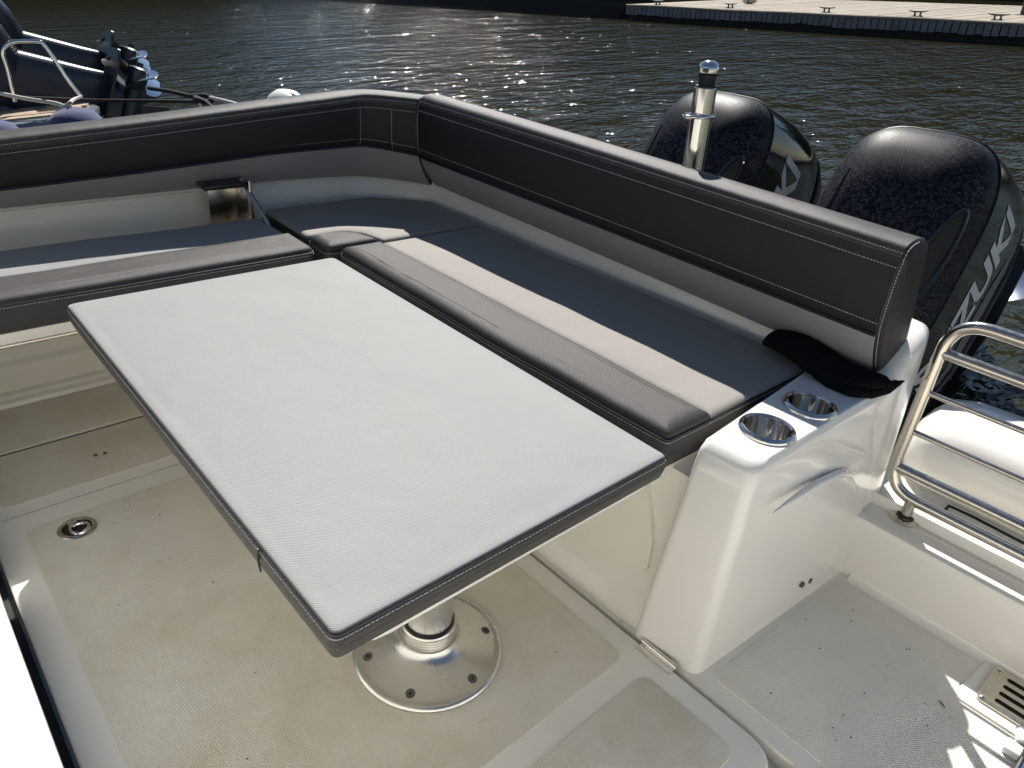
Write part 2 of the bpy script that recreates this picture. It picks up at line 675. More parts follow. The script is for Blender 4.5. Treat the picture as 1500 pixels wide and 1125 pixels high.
W_A = WATER(917, 29)
W_B = WATER(1500, 67)
dock_dir = (W_B - W_A)
dock_dir.z = 0
dock_dir.normalize()
dock_nrm = V((-dock_dir.y, dock_dir.x, 0))          # away from the camera


def bank():
    """far river bank and the wood on it: above the frame, seen only as dark reflection in the water"""
    rnd = random.Random(3)

    def az(px):
        d = TILT @ pray(px, -50)
        return math.atan2(d.x, d.y)

    def pos(a, r_):
        return V((math.sin(a) * r_, math.cos(a) * r_, 0))
    a0, a1 = az(-900), az(2600)
    mb = MB()
    mb.loft([[pos(a0 + (a1 - a0) * k / 40, r_) + V((0, 0, h)) for k in range(41)] for r_, h in ((58, -0.5), (60, 0.9), (66, 2.0), (130, 4.0))], closed=False)
    mb.obj('river_bank', 'soil', kind='structure', boat=False, base=pos(az(750), 58), label='low earth river bank beyond the pontoons')
    mb = MB()
    g0_, g1_ = az(310), az(560)
    n = 0
    a = a0
    while a < a1:
        a += rnd.uniform(0.016, 0.028)
        low = g0_ < a < g1_                              # low scrub: lets blue sky reach the water
        c = pos(a, rnd.uniform(63, 72))
        hgt = rnd.uniform(3.5, 5.5) if low else rnd.uniform(9, 15)
        mb.tube([c + V((0, 0, 0.5)), c + V((0.2, 0, hgt * 0.6))], 0.25, seg=5)
        for k in range(260):
            u = V((rnd.gauss(0, 1), rnd.gauss(0, 1), rnd.gauss(0, 1))).normalized() * rnd.uniform(0.4, 1) ** 0.5
            p = c + V((u.x * 3.6, u.y * 3.6, 1.0 + hgt * 0.48 + u.z * hgt * 0.50))
            e1_ = V((rnd.gauss(0, 1), rnd.gauss(0, 1), rnd.gauss(0, 1))).normalized()
            e2_ = e1_.orthogonal().normalized()
            sz = rnd.uniform(0.5, 1.0)
            mb.face([p + e1_ * sz, p + e2_ * sz * 0.8, p - e1_ * sz, p - e2_ * sz * 0.8])
    mb.obj('wooded_bank', 'leaf', kind='stuff', boat=False, base=pos(az(750), 66), smooth=None, doubles=False, label='dark green wood lining the far river bank')


bank()


# ------------------------------------------------------------------ floating docks across the water
def dock(start, length, depth, top, nribs_per_m, label, name='floating_dock', cleats=(), group=None, face=True):
    """start: world point on the waterline of the near face"""
    t = thing(name, start, label, 'dock', group, boat=False)
    rz = math.atan2(dock_dir.y, dock_dir.x)
    t.rotation_euler = (0, 0, rz)
    mb = MB()                                           # wet floats
    mb.box((0.05, 0.10, -0.4), (length - 0.05, depth - 0.1, top * 0.45))
    mb.obj('float', 'dock_wet', t, local=True, smooth=None)
    # boards of the deck, laid across
    nb = 0
    mb = MB()
    x = 0.0
    rnd = random.Random(5)
    while x < length:
        w = 0.145
        z = top + rnd.uniform(-0.004, 0.004)
        mb.box((x, 0.04, z - 0.04), (min(length, x + w - 0.008), depth, z))
        x += w
        nb += 1
    mb.obj('deck_boards', 'dock_top', t, local=True, smooth=None, kind='stuff')
    if face:
        mb = MB()
        n = int(length * nribs_per_m)
        rnd = random.Random(9)
        for i in range(n):
            a = length * i / n
            b = length * (i + 1) / n
            lo_ = top * 0.36 + noise.noise(V((a * 0.7, 3, 0))) * 0.06 + rnd.uniform(-0.015, 0.015)
            dz = noise.noise(V((a * 0.35, 0, 0))) * 0.02
            mb.box((a, -0.03 + rnd.uniform(-0.012, 0.012), lo_), (b - (b - a) * 0.16, 0.03, top - 0.05 + dz))
        mb.obj('ribbed_fascia', 'dock_face', t, local=True, smooth=None, kind='stuff')
        mb = MB()
        pts = []
        k = 60
        for i in range(k + 1):
            a = length * i / k
            pts.append(V((a, -0.03, top - 0.025 + noise.noise(V((a * 0.35, 0, 0))) * 0.02)))
        mb.tube(pts, 0.035, seg=6)
        mb.obj('edge_rail', 'dock_top', t, local=True)
    return t


DT = 0.47
d1 = dock(W_A, 34.0, 9.0, DT, 5.5, 'long floating dock with bleached boards and ribbed grey fascia', group=None)
# lower walkway further up the river, its shaded face painted as black float
W_L = W_A - dock_dir * 30.6 + dock_nrm * 0.35
d2 = dock(W_L, 30.0, 2.4, 0.62, 2.0, 'narrow dark floating walkway ending beside the boarded dock', face=False)
for o in list(d2.children):
    if o.name.startswith('float'):
        for v in o.data.vertices:
            if v.co.z > 0:
                v.co.z = 0.54
            if v.co.y < 1:
                v.co.y = 0.02


def cleat(p, label, group):
    t = thing('dock_cleat', p, label, 'cleat', group, boat=False, rot=(0, 0, math.atan2(dock_dir.y, dock_dir.x)))
    mb = MB()
    mb.box((-0.13, -0.045, 0), (0.13, 0.045, 0.02), 0.006)
    mb.obj('base_plate', 'iron', t, local=True)
    for s in (-1, 1):
        MB().lathe([(0.03, 0.02), (0.022, 0.06), (0.026, 0.10)], Matrix.Translation((s * 0.07, 0, 0)), seg=10).obj('post', 'iron', t, local=True)
    mb = MB()
    mb.tube([(-0.24, 0, 0.135), (-0.15, 0, 0.118), (0, 0, 0.112), (0.15, 0, 0.118), (0.24, 0, 0.135)], 0.02, seg=8, radii=[0.010, 0.02, 0.024, 0.02, 0.010])
    mb.obj('horn', 'iron', t, local=True)
    return t


def on_dock(px, py):
    p = WATER(px, py, DT)
    return p


for px, py, lab in ((1026, 4, 'galvanised two horn cleat nearest the square end of the boarded dock'), (1136, 8, 'galvanised two horn cleat just past the pale canvas bundle'), (1254, 15, 'galvanised two horn cleat third along from the square dock end'), (1367, 22, 'galvanised two horn cleat next but one to the thin steel post'), (1482, 27, 'galvanised two horn cleat beside the thin steel post')):
    p = on_dock(px, py)
    dd = (p - W_A).dot(dock_nrm)
    p = p + dock_nrm * (0.55 - dd)                        # a row set back from the dock edge
    cleat(p, lab, 'cleats along the boarded dock')
p = W_L + dock_dir * 29.2 + dock_nrm * 0.5
p.z = 0.62
cleat(p, 'galvanised cleat near the end of the dark walkway', None)
# canvas bundle and a mooring post on the dock
p = on_dock(1097, 6)
t = thing('canvas_bundle', p, 'small pale canvas bundle lying on the boarded dock', 'bundle', boat=False)
mb = MB()
rings = []
for i in range(9):
    a = i / 8
    rr = 0.16 * math.sin(math.pi * (0.08 + 0.84 * a)) ** 0.6
    rings.append([V((-0.25 + 0.5 * a, rr * math.cos(k / 10 * 6.283) + 0.02 * noise.noise(V((a * 9, k, 0))), 0.10 + rr * 0.62 * math.sin(k / 10 * 6.283))) for k in range(10)])
mb.loft(rings)
mb.obj('cloth', 'rope_pale', t, local=True)
MB().tube([(0.05, 0.17 * math.cos(a / 12 * 6.283), 0.10 + 0.115 * math.sin(a / 12 * 6.283)) for a in range(12)], 0.012, seg=6, closed=True).obj('tie', 'rope_black', t, local=True)
p = on_dock(1497, 22)
t = thing('mooring_post', p, 'thin dark steel post standing on the boarded dock', 'post', boat=False)
MB().lathe([(0.055, 0), (0.055, 1.2), (0.06, 1.2), (0.06, 1.23), (0.02, 1.25)], seg=14).obj('pipe', 'iron', t, local=True)
mb = MB()
mb.box((-0.12, -0.12, 0), (0.12, 0.12, 0.015), 0.004)
mb.obj('base_plate', 'iron', t, local=True)


# ------------------------------------------------------------------ the motorboat: mouldings of the cockpit
boat = thing('motorboat', (-0.9, 0.6, 0.0), 'white motorboat cockpit with cream nonskid floor and moulded console', 'boat')


def prism(outline, z0, z1, bev=0.0, r=0.0, taper_top=0.0):
    mb = MB()
    poly = round_poly(outline, r) if r else [V(p).to_2d() for p in outline]
    a2 = sum(p.x * q.y - q.x * p.y for p, q in zip(poly, poly[1:] + poly[:1]))
    if a2 < 0:
        poly.reverse()
    rings = [[V((p.x, p.y, z0)) for p in poly]]
    if bev > 0:
        rings.append([V((p.x, p.y, z1 - bev)) for p in poly])
        for i in range(1, 4):
            a = i / 3 * math.pi / 2
            rings.append([V((p.x, p.y, z1 - bev + bev * math.sin(a))) for p in inset(poly, bev * (1 - math.cos(a)))])
    else:
        rings.append([V((p.x, p.y, z1)) for p in poly])
    mb.loft(rings)
    return mb


def rect(x0, y0, x1, y1):
    return [(x0, y0), (x1, y0), (x1, y1), (x0, y1)]


# floor: hull liner below, three fixed floor mouldings and the big hinged hatch
prism(rect(-2.36, -0.55, 0.52, 1.78), -0.10, -0.035).obj('bilge_liner', 'gel', boat)
prism(rect(-2.36, 0.022, -1.734, 1.06), -0.034, 0.0, 0.004).obj('floor_panel', 'gel', boat)
prism([(-0.62, 1.003), (-0.195, 1.003), (-0.195, 0.02), (0.52, 0.02), (0.52, 1.62), (-0.62, 1.62)], -0.034, 0.0, 0.006).obj('floor_panel', 'gel', boat)
prism(rect(-1.734, 1.003, -0.62, 1.12), -0.034, -0.002, 0.004).obj('floor_panel', 'gel', boat)
hatch = prism(rect(-1.724, 0.026, -0.214, 0.990), -0.03, 0.006, 0.006, r=[0.01, 0.07, 0.07, 0.01]).obj('deck_hatch', 'gel', boat)
for a in (rect(-1.655, 0.085, -0.545, 0.935), rect(-0.492, 0.085, -0.275, 0.935)):
    prism(a, 0.0055, 0.0085, 0.0015, r=0.03).obj('nonskid_pad', 'nonskid', hatch)
for a in (rect(-2.29, 0.07, -2.032, 1.0), rect(-2.012, 0.07, -1.775, 1.0)):
    prism(a, -0.001, 0.0025, 0.0015, r=0.012).obj('nonskid_pad', 'nonskid', boat)
prism([(-0.405, 1.045), (-0.15, 1.045), (-0.15, 0.10), (0.5, 0.10), (0.5, 1.40), (-0.055, 1.40), (-0.07, 1.545), (-0.372, 1.545)], -0.001, 0.0028, 0.0015, r=0.025).obj('nonskid_pad', 'nonskid_white', boat)
MB().box((-2.024, 0.03, -0.001), (-2.02, 1.0, 0.0012)).obj('floor_joint', 'gap', boat)
# flush ring latch of the hatch
lp = P(113, 774, z=0.009)
latch = MB().lathe([(0.034, 0.0), (0.040, 0.0), (0.041, 0.002), (0.039, 0.0035), (0.031, 0.0035), (0.030, 0.0012), (0.0, 0.0008)], Matrix.Translation(lp), seg=36, cap=False).obj('ring_latch', 'steel_worn', hatch)
MB().lathe([(0.030, 0.0014), (0.0, 0.0014)], Matrix.Translation(lp), seg=28, cap=False).obj('latch_well', 'gap', hatch)
mb = MB()
mb.tube([lp + V((0.008 + 0.019 * math.cos(a / 20 * 6.283), 0.004 + 0.019 * math.sin(a / 20 * 6.283), 0.004)) for a in range(20)], 0.0042, seg=8, closed=True)
mb.box(lp + V((-0.027, -0.014, 0.001)), lp + V((-0.010, 0.006, 0.006)), 0.002)
mb.obj('pull_ring', 'steel', hatch)
# hinge on the aft edge
h0, h1 = V((-0.548, 0.997, 0.010)), V((-0.458, 0.997, 0.010))
mb = MB()
mb.tube([h0, h1], 0.006, seg=12)
mb.box((-0.546, 0.972, 0.005), (-0.46, 0.994, 0.0085), 0.001)
mb.obj('hatch_hinge', 'steel', hatch)
for px, py in ((140, 667), (154, 664)):
    q = P(px, py, z=0.003)
    MB().lathe([(0.0055, 0), (0.0055, 0.0012), (0.0, 0.0016)], Matrix.Translation(q), seg=12, cap=False).obj('screw_head', 'iron', boat)

# threshold to the cabin, and an unseen bulkhead shaped to bounce sun onto the floor
sill = prism(rect(-2.36, -0.60, 0.52, 0.006), -0.03, 0.085, 0.012).obj('cabin_threshold', 'gel_plain', boat)
prism(rect(-2.3, -0.075, 0.5, -0.055), 0.08, 0.090, 0.003).obj('threshold_track', 'gel_plain', sill)
prism(rect(-2.3, -0.165, 0.5, -0.145), 0.08, 0.090, 0.003).obj('threshold_track', 'gel_plain', sill)
MB().box((-2.36, 0.007, -0.033), (0.52, 0.0205, -0.012)).obj('threshold_gap', 'gap', boat)
mb = MB()
prof = [(-0.20, 0.08), (-0.21, 0.83), (-0.23, 0.85), (-0.70, 0.85), (-0.70, 0.08)]
mb.loft([[V((x, y, z)) for y, z in prof] for x in (-2.36, 0.52)])
bulk = mb.obj('bounce_bulkhead', 'gel_plain', boat)
for xa, xb in ((-2.42, -1.46), (-1.42, -0.46), (-0.42, 0.54)):
    MB().box((xa, -0.70, 0.855), (xb, -0.68, 1.80), 0.004).obj('window_pane', 'glass_dark', bulk)
for xa in (-2.5, -1.46, -0.46, 0.54):
    MB().box((xa, -0.73, 0.852), (xa + 0.04 if xa > -2.4 else xa + 0.08, -0.65, 1.80), 0.006).obj('window_post', 'iron', bulk)
MB().box((-2.5, -0.75, 1.79), (0.62, -0.62, 1.92), 0.02).obj('roof_edge', 'gel_plain', bulk)

# port side: liner, seat base under the folding bench, side deck
mb = MB()
mb.box((-2.46, -0.7, 0.0), (-2.38, 1.62, 0.56), 0.012)
liner = mb.obj('side_liner', 'gel', boat)
mb = MB()
prof = [(-2.36, 0.0), (-2.27, 0.0), (-2.275, 0.014), (-2.29, 0.02), (-2.288, 0.034), (-2.302, 0.04), (-2.303, 0.115), (-2.318, 0.13), (-2.325, 0.36), (-2.36, 0.36)]
mb.loft([[V((x, y, z)) for x, z in prof] for y in (-0.6, 1.02)])
mb.obj('seat_plinth', 'gel', boat)
mb = MB()
mb.box((-2.58, -0.7, 0.545), (-2.36, 1.70, 0.58), 0.012)
mb.obj('side_deck', 'gel_plain', boat)
# stern seat base: riser, locker door with a curved end, seat boards
mb = MB()
prof = [(1.015, -0.002), (1.03, 0.01), (1.055, 0.13), (1.060, 0.40), (1.16, 0.40), (1.16, -0.002)]
mb.loft([[V((x, y, z)) for y, z in prof] for x in (-2.0, -0.565)])
mb.obj('seat_riser', 'gel', boat)
door = [(-1.72, 0.128), (-0.612, 0.128), (-0.605, 0.14), (-0.607, 0.205), (-0.622, 0.265), (-0.645, 0.325), (-0.668, 0.385), (-1.72, 0.385)]
mb = MB()
f0 = [V((x, 1.058 - (z - 0.13) * 0.0, z)) for x, z in door]
mb.loft([[p + V((0, 0.01, 0)) for p in f0], [p + V((0, -0.008, 0)) for p in f0], [V((x * 0.998 - 0.001, 1.046, 0.131 + (z - 0.128) * 0.985)) for x, z in door]])
mb.obj('locker_door', 'gel', boat)
prism([(-2.30, 0.985), (-1.83, 0.985), (-1.83, 1.03), (-0.61, 1.03), (-0.61, 1.6), (-2.30, 1.6)], 0.385, 0.412, 0.006).obj('seat_board', 'gel', boat)
prism(rect(-2.24, -0.5, -1.852, 0.945), 0.385, 0.415, 0.006, r=0.01).obj('bench_board', 'gel', boat)
MB().box((-1.857, -0.49, 0.375), (-1.849, 0.93, 0.384), 0.002).obj('bench_edge_strip', 'steel_worn', boat)
# moulded upstand behind the corner and stern seats, following the corner
mb = MB()
line = [(-2.335, 0.98), (-2.335, 1.36), (-2.30, 1.45), (-2.20, 1.55), (-2.10, 1.59), (-1.9, 1.592), (-1.2, 1.588), (-0.61, 1.588)]
inn, prev = [], None
for i, (x, y) in enumerate(line):
    a = V(line[max(i - 1, 0)])
    b = V(line[min(i + 1, len(line) - 1)])
    tdir = (b - a).normalized()
    nrm = V((tdir.y, -tdir.x))
    inn.append((V((x, y)), nrm))
rings = []
for d, z in ((0.0, 0.40), (-0.004, 0.560), (-0.014, 0.572), (-0.14, 0.580), (-0.15, 0.40)):
    rings.append([V((p.x + n.x * d, p.y + n.y * d, z)) for p, n in inn])
rings.append(rings[0])
mb.loft(rings, closed=False)
mb.obj('seat_upstand', 'gel', boat)
q = P(566, 268, y=1.50)
MB().lathe([(0.008, 0), (0.008, 0.004), (0.004, 0.007), (0, 0.007)], Matrix.Translation(V((-2.215, 1.532, 0.563))) @ V((0.66, -0.75, 0)).to_track_quat('Z', 'Y').to_matrix().to_4x4(), seg=14, cap=False).obj('press_stud', 'iron', boat)
# folding bracket of the bench
br = MB()
br.box((-2.335, 0.935, 0.40), (-2.215, 0.945, 0.605), 0.002)
bracket = br.obj('bench_bracket', 'steel_worn', boat)
MB().box((-2.335, 0.845, 0.44), (-2.325, 0.94, 0.60), 0.002).obj('bracket_plate', 'steel_worn', bracket)
mb = MB()
mb.tube([(-2.26, 0.93, 0.60), (-2.15, 0.95, 0.50), (-2.12, 0.955, 0.46)], 0.009, seg=6)
mb.obj('strut', 'steel_worn', bracket)
MB().lathe([(0.016, 0), (0.016, 0.008), (0.009, 0.011), (0.0, 0.011)], Matrix.Translation((-2.245, 0.933, 0.57)) @ Matrix.Rotation(R(90), 4, 'X'), seg=20, cap=False).obj('nylon_washer', 'white_fender', bracket)
MB().box((-2.30, 0.80, 0.585), (-2.22, 0.93, 0.60), 0.003).obj('rubber_pad', 'black', bracket)


# console with cup holders (its top has real holes)
def console():
    mb = MB()
    lv = []
    sect = [(-0.002, (-0.578, 0.998), (-0.424, 1.018), (-0.378, 1.62), (-0.60, 1.66)),
            (0.10, (-0.574, 1.008), (-0.428, 1.026), (-0.388, 1.62), (-0.60, 1.66)),
            (0.30, (-0.566, 1.026), (-0.434, 1.038), (-0.410, 1.62), (-0.60, 1.66)),
            (0.44, (-0.560, 1.037), (-0.437, 1.046), (-0.424, 1.62), (-0.60, 1.66)),
            (0.478, (-0.558, 1.043), (-0.438, 1.051), (-0.428, 1.62), (-0.60, 1.66)),
            (0.493, (-0.556, 1.054), (-0.441, 1.060), (-0.432, 1.62), (-0.60, 1.66)),
            (0.500, (-0.550, 1.075), (-0.447, 1.078), (-0.440, 1.61), (-0.595, 1.65))]
    for z, a, b, c, d in sect:
        poly = round_poly([a, b, c, d], [0.018, 0.03, 0.02, 0.01], 6)
        lv.append([V((p.x, p.y, z)) for p in poly])
    mb.loft(lv)
    bmesh.ops.recalc_face_normals(mb.bm, faces=list(mb.bm.faces))
    o = mb.obj('console', 'gel_plain', boat)
    cut = MB()
    for c in CUPS:
        cut.lathe([(0.0435, 0.40), (0.0435, 0.56)], Matrix.Translation((c[0], c[1], 0)), seg=40)
    co = cut.obj('cutter', 'gel', boat)
    md = o.modifiers.new('cut', 'BOOLEAN')
    md.operation = 'DIFFERENCE'
    md.object = co
    md.solver = 'EXACT'
    dg = bpy.context.evaluated_depsgraph_get()
    me = bpy.data.meshes.new_from_object(o.evaluated_get(dg))
    o.modifiers.clear()
    o.data = me
    me.shade_smooth()
    me.set_sharp_from_angle(angle=R(38))
    bpy.data.objects.remove(co)
    return o


CUPS = [(-0.500, 1.183), (-0.497, 1.345)]
cons = console()
for c in CUPS:
    mb = MB()
    mb.lathe([(0.0, 0.425), (0.036, 0.425), (0.0405, 0.432), (0.0425, 0.50), (0.044, 0.507), (0.048, 0.5095), (0.052, 0.508), (0.0545, 0.504), (0.055, 0.5005)], Matrix.Translation((c[0], c[1], 0)), seg=48, cap=False)
    mb.obj('cup_holder', 'steel', cons)
# aft shoulder of the console, rising to the transom
mb = MB()
rings = []
for y, z, x1 in ((1.50, 0.44, -0.431), (1.56, 0.505, -0.428), (1.61, 0.545, -0.424), (1.66, 0.578, -0.423), (1.71, 0.600, -0.428), (1.76, 0.604, -0.442), (1.79, 0.595, -0.462)):
    poly = round_poly([(-0.60, 0.0), (x1 + (z - 0.16) * 0.075 + 0.004, 0.0), (x1, z), (-0.60, z)], [0.0, 0.0, 0.035, 0.01], 6)
    rings.append([V((p.x, y, p.y)) for p in poly])
mb.loft(rings)
mb.obj('transom_shoulder', 'gel_plain', boat)
# moulded wedge on the side of the console
wedge = [(1132, 752, 0.001), (1150, 741, 0.004), (1172, 728, 0.007), (1196, 714, 0.009), (1220, 702, 0.010), (1238, 695, 0.010), (1247, 697, 0.009), (1252, 709, 0.008), (1254, 728, 0.007), (1253, 750, 0.005), (1250, 775, 0.003), (1246, 800, 0.001)]
wp = smooth_path([V((*P(px, py, x=-0.4105), r_)) for px, py, r_ in wedge], 4)
mb = MB()
mb.tube([(p.x - 0.6 * p.w, p.y, p.z) for p in wp], 0.01, seg=14, radii=[max(0.0008, p.w) for p in wp])
mb.obj('console_relief', 'gel_plain', cons)
for px, py in ((1176, 857), (1187, 851)):
    q = P(px, py, x=-0.3975)
    mb = MB()
    mb.lathe([(0.0075, -0.004), (0.0075, 0.001), (0.0055, 0.0025), (0.0, 0.0022)], Matrix.Translation(q) @ Matrix.Rotation(R(90), 4, 'Y'), seg=14, cap=False)
    mb.obj('screw_head', 'iron', cons)

# transom sill: wall at the end of the walkway, top with nonskid
mb = MB()
prof = [(1.575, 0.0), (1.577, 0.150), (1.584, 0.164), (1.600, 0.170), (1.86, 0.166), (1.88, 0.158), (1.89, -0.3), (1.575, -0.3)]
mb.loft([[V((x, y, z)) for y, z in prof] for x in (-0.41, 0.6)])
sillw = mb.obj('transom_sill', 'gel', boat)
prism(rect(-0.33, 1.645, 0.58, 1.84), 0.165, 0.1725, 0.002, r=0.02).obj('nonskid_pad', 'nonskid_white', sillw)
mb = MB()
mb.tube([P(1380, 752, z=0.174), P(1390, 741, z=0.174), P(1425, 757, z=0.174), P(1500, 796, z=0.174)], 0.004, seg=6)
mb.obj('sill_seam', 'gap', sillw)
# fillet along the wall foot
mb = MB()
rings = []
for i in range(6):
    a = i / 5 * math.pi / 2
    rings.append([V((x, 1.5765 - 0.022 * (1 - math.sin(a)), 0.0005 + 0.022 * (1 - math.cos(a)))) for x in (-0.36, 0.55)])
mb.loft(rings, closed=False)
mb.obj('wall_fillet', 'gel', sillw)
# scupper grille: stainless plate with four slots
g0 = V((-0.028, 1.436, 0.004))
gl, gw = 0.26, 0.128
slots = [0.026 + 0.026 * k for k in range(4)]


def cut_with(o, co):
    md = o.modifiers.new('cut', 'BOOLEAN')
    md.operation = 'DIFFERENCE'
    md.object = co
    md.solver = 'EXACT'
    me = bpy.data.meshes.new_from_object(o.evaluated_get(bpy.context.evaluated_depsgraph_get()))
    o.modifiers.clear()
    o.data = me
    me.shade_smooth()
    me.set_sharp_from_angle(angle=R(30))
    bpy.data.objects.remove(co)


gr = prism(rect(g0.x, g0.y, g0.x + gl, g0.y + gw), 0.0062, 0.0105, 0.0015, r=0.012).obj('scupper_grille', 'steel_worn', boat)
cut = MB()
for s_ in slots:
    sl = round_poly(rect(g0.x + 0.030, g0.y + s_ - 0.0065, g0.x + gl - 0.03, g0.y + s_ + 0.0065), 0.0064, 6)
    cut.loft([[V((p_.x, p_.y, z)) for p_ in sl] for z in (-0.01, 0.03)])
cut_with(gr, cut.obj('cutter', 'gap', boat))
MB().box((g0.x + 0.01, g0.y + 0.008, 0.0047), (g0.x + gl - 0.01, g0.y + gw - 0.008, 0.0056)).obj('drain_shade', 'gap', gr)  # flat black sheet painting the shade under the slots
for a, b in ((0.012, 0.010), (0.012, gw - 0.010)):
    MB().lathe([(0.006, 0.0), (0.006, 0.003), (0.004, 0.0045), (0.0, 0.0045)], Matrix.Translation((g0.x + a, g0.y + b, 0.0098)), seg=14, cap=False).obj('screw_head', 'steel', gr)
prism([(-0.062, 1.41), (0.4, 1.41), (0.4, 1.575), (-0.045, 1.575)], -0.001, 0.0046, 0.003, r=0.01).obj('drain_surround', 'gel', boat)
# swim platform moulding and its rounded locker behind the rail
mb = MB()
rings = []
for x, s in ((-0.435, 0.25), (-0.425, 0.6), (-0.40, 0.85), (-0.35, 0.97), (-0.27, 1.0), (0.1, 1.02), (0.6, 1.03)):
    yc, zc = 1.99, 0.235
    k = 22
    ring_ = []
    for i in range(k):
        a = 2 * math.pi * i / k
        ca, sa = math.cos(a), math.sin(a)
        ring_.append(V((x, yc + 0.17 * s * math.copysign(abs(ca) ** 0.6, ca), zc + 0.115 * s * math.copysign(abs(sa) ** 0.7, sa))))
    rings.append(ring_)
mb.loft(rings)
mb.obj('platform_locker', 'gel_plain', boat)
prism(rect(-0.42, 1.86, 0.62, 2.75), -0.22, -0.12, 0.02, r=0.08).obj('swim_platform', 'gel_plain', boat)
prism(rect(-0.38, 1.95, 0.58, 2.70), -0.121, -0.116, 0.002, r=0.05).obj('nonskid_pad', 'nonskid_white', boat)
# outer hull: sides and transom down to the water, starboard coaming
mb = MB()
hullsec = lambda y, f: [V((-2.56, y, 0.60)), V((-2.50, y, 0.2)), V((-2.30, y, -0.42)), V((-1.4, y, -0.62)), V((-0.92, y, -0.72)), V((-0.45, y, -0.62)), V((0.45, y, -0.42)), V((0.66, y, 0.2)), V((0.72, y, 0.60))]
rings = [hullsec(y, 0) for y in (-1.2, 0.4, 1.2, 1.66)]
mb.loft(rings, closed=False)
mb.face(hullsec(1.66, 0)[1:8])
mb.obj('hull', 'gel_plain', boat)
mb = MB()
mb.box((0.52, -0.6, -0.03), (0.60, 1.66, 0.58), 0.02)
mb.box((0.50, -0.6, 0.56), (0.72, 1.66, 0.60), 0.015)
mb.obj('starboard_coaming', 'gel_plain', boat)
MB().box((-2.2, 1.56, 0.0), (-0.60, 1.64, 0.40), 0.01).obj('transom_panel', 'gel_plain', boat)
MB().box((-2.2, 1.62, -0.35), (-0.45, 1.74, 0.36), 0.02).obj('engine_transom', 'gel_plain', boat)
MB().box((-2.0, 1.74, -0.55), (-0.45, 2.50, -0.10), 0.03).obj('engine_well', 'gel_plain', boat)
for cx in (-0.809, -1.535):
    MB().box((cx - 0.16, 2.42, -0.24), (cx + 0.16, 2.62, 0.02), 0.02).obj('clamp_bracket', 'black', boat)


# ------------------------------------------------------------------ cushions
# table cushion
tc_o = thing('table_cushion', (-1.155, 0.625, 0.447), 'light grey vinyl cushion with dark stitched band covering the table', 'cushion')
cushion_parts(tc_o, [(-1.748, 0.292), (-0.563, 0.290), (-0.562, 0.952), (-1.745, 0.962)], [0.022, 0.014, 0.012, 0.02], 0.4475, 0.500, 'light', 'band', fillet=0.02, crown=0.008, seam=0.006, bulge=0.005)
q0 = P(379, 797, y=0.288)
MB().tube([(q0.x, 0.2862, 0.494), (q0.x, 0.2843, 0.472), (q0.x, 0.2866, 0.452)], 0.0016, seg=6).obj('band_seam', 'piping', tc_o)

# side bench cushion
def wav(x, y):
    return 0.004 * noise.noise(V((x * 4, y * 3, 0.5)))


sb = thing('bench_cushion', (-2.02, 0.35, 0.415), 'pale bench cushion with grey front bolster along the boat side', 'cushion')
cushion_parts(sb, rect(-2.205, -0.42, -1.994, 0.952), [0.02, 0.0, 0.0, 0.03], 0.4155, 0.497, 'light', 'dark', fillet=0.03, crown=0.002, seam=0.02, stitch=False, pipe=False, top_name='seat_panel', taper=wav)
cushion_parts(sb, rect(-1.998, -0.42, -1.838, 0.957), [0.0, 0.03, 0.028, 0.0], 0.4155, 0.505, 'dark', 'dark', fillet=0.035, crown=0.001, seam=0.020, top_name='front_bolster', band_name='bolster_band', taper=wav)

# stern seat cushion
ss = thing('seat_cushion', (-1.2, 1.28, 0.413), 'long pale seat cushion with charcoal front bolster along the transom', 'cushion')
cushion_parts(ss, [(-1.800, 1.150), (-0.600, 1.146), (-0.592, 1.552), (-1.795, 1.552)], [0.0, 0.004, 0.02, 0.01], 0.4135, 0.498, 'beige', 'dark', fillet=0.02, crown=0.003, seam=0.012, top_name='seat_panel', taper=wav)
cushion_parts(ss, [(-1.806, 1.016), (-1.45, 1.004), (-1.0, 1.000), (-0.604, 1.012), (-0.600, 1.152), (-1.806, 1.158)], [0.02, 0.0, 0.0, 0.012, 0.01, 0.01], 0.4135, 0.507, 'dark', 'dark', fillet=0.035, crown=0.001, seam=0.022, top_name='front_bolster', band_name='bolster_band', taper=wav)

# corner cushion
cc = thing('corner_cushion', (-2.05, 1.27, 0.413), 'corner seat cushion with a small charcoal bolster where benches meet', 'cushion')
cushion_parts(cc, [(-2.255, 0.995), (-1.945, 0.985), (-1.948, 1.105), (-1.90, 1.150), (-1.812, 1.170), (-1.806, 1.556), (-2.12, 1.560), (-2.255, 1.39)], [0.02, 0.02, 0.06, 0.05, 0.01, 0.02, 0.06, 0.06], 0.4135, 0.499, 'beige', 'dark', fillet=0.018, crown=0.001, seam=0.012, pipe=False, stitch=False, top_name='seat_panel')
cushion_parts(cc, [(-1.940, 0.986), (-1.818, 0.982), (-1.816, 1.160), (-1.895, 1.140), (-1.940, 1.095)], [0.02, 0.02, 0.01, 0.06, 0.05], 0.4135, 0.507, 'dark', 'dark', fillet=0.030, crown=0.001, seam=0.022, top_name='front_bolster', band_name='bolster_band')


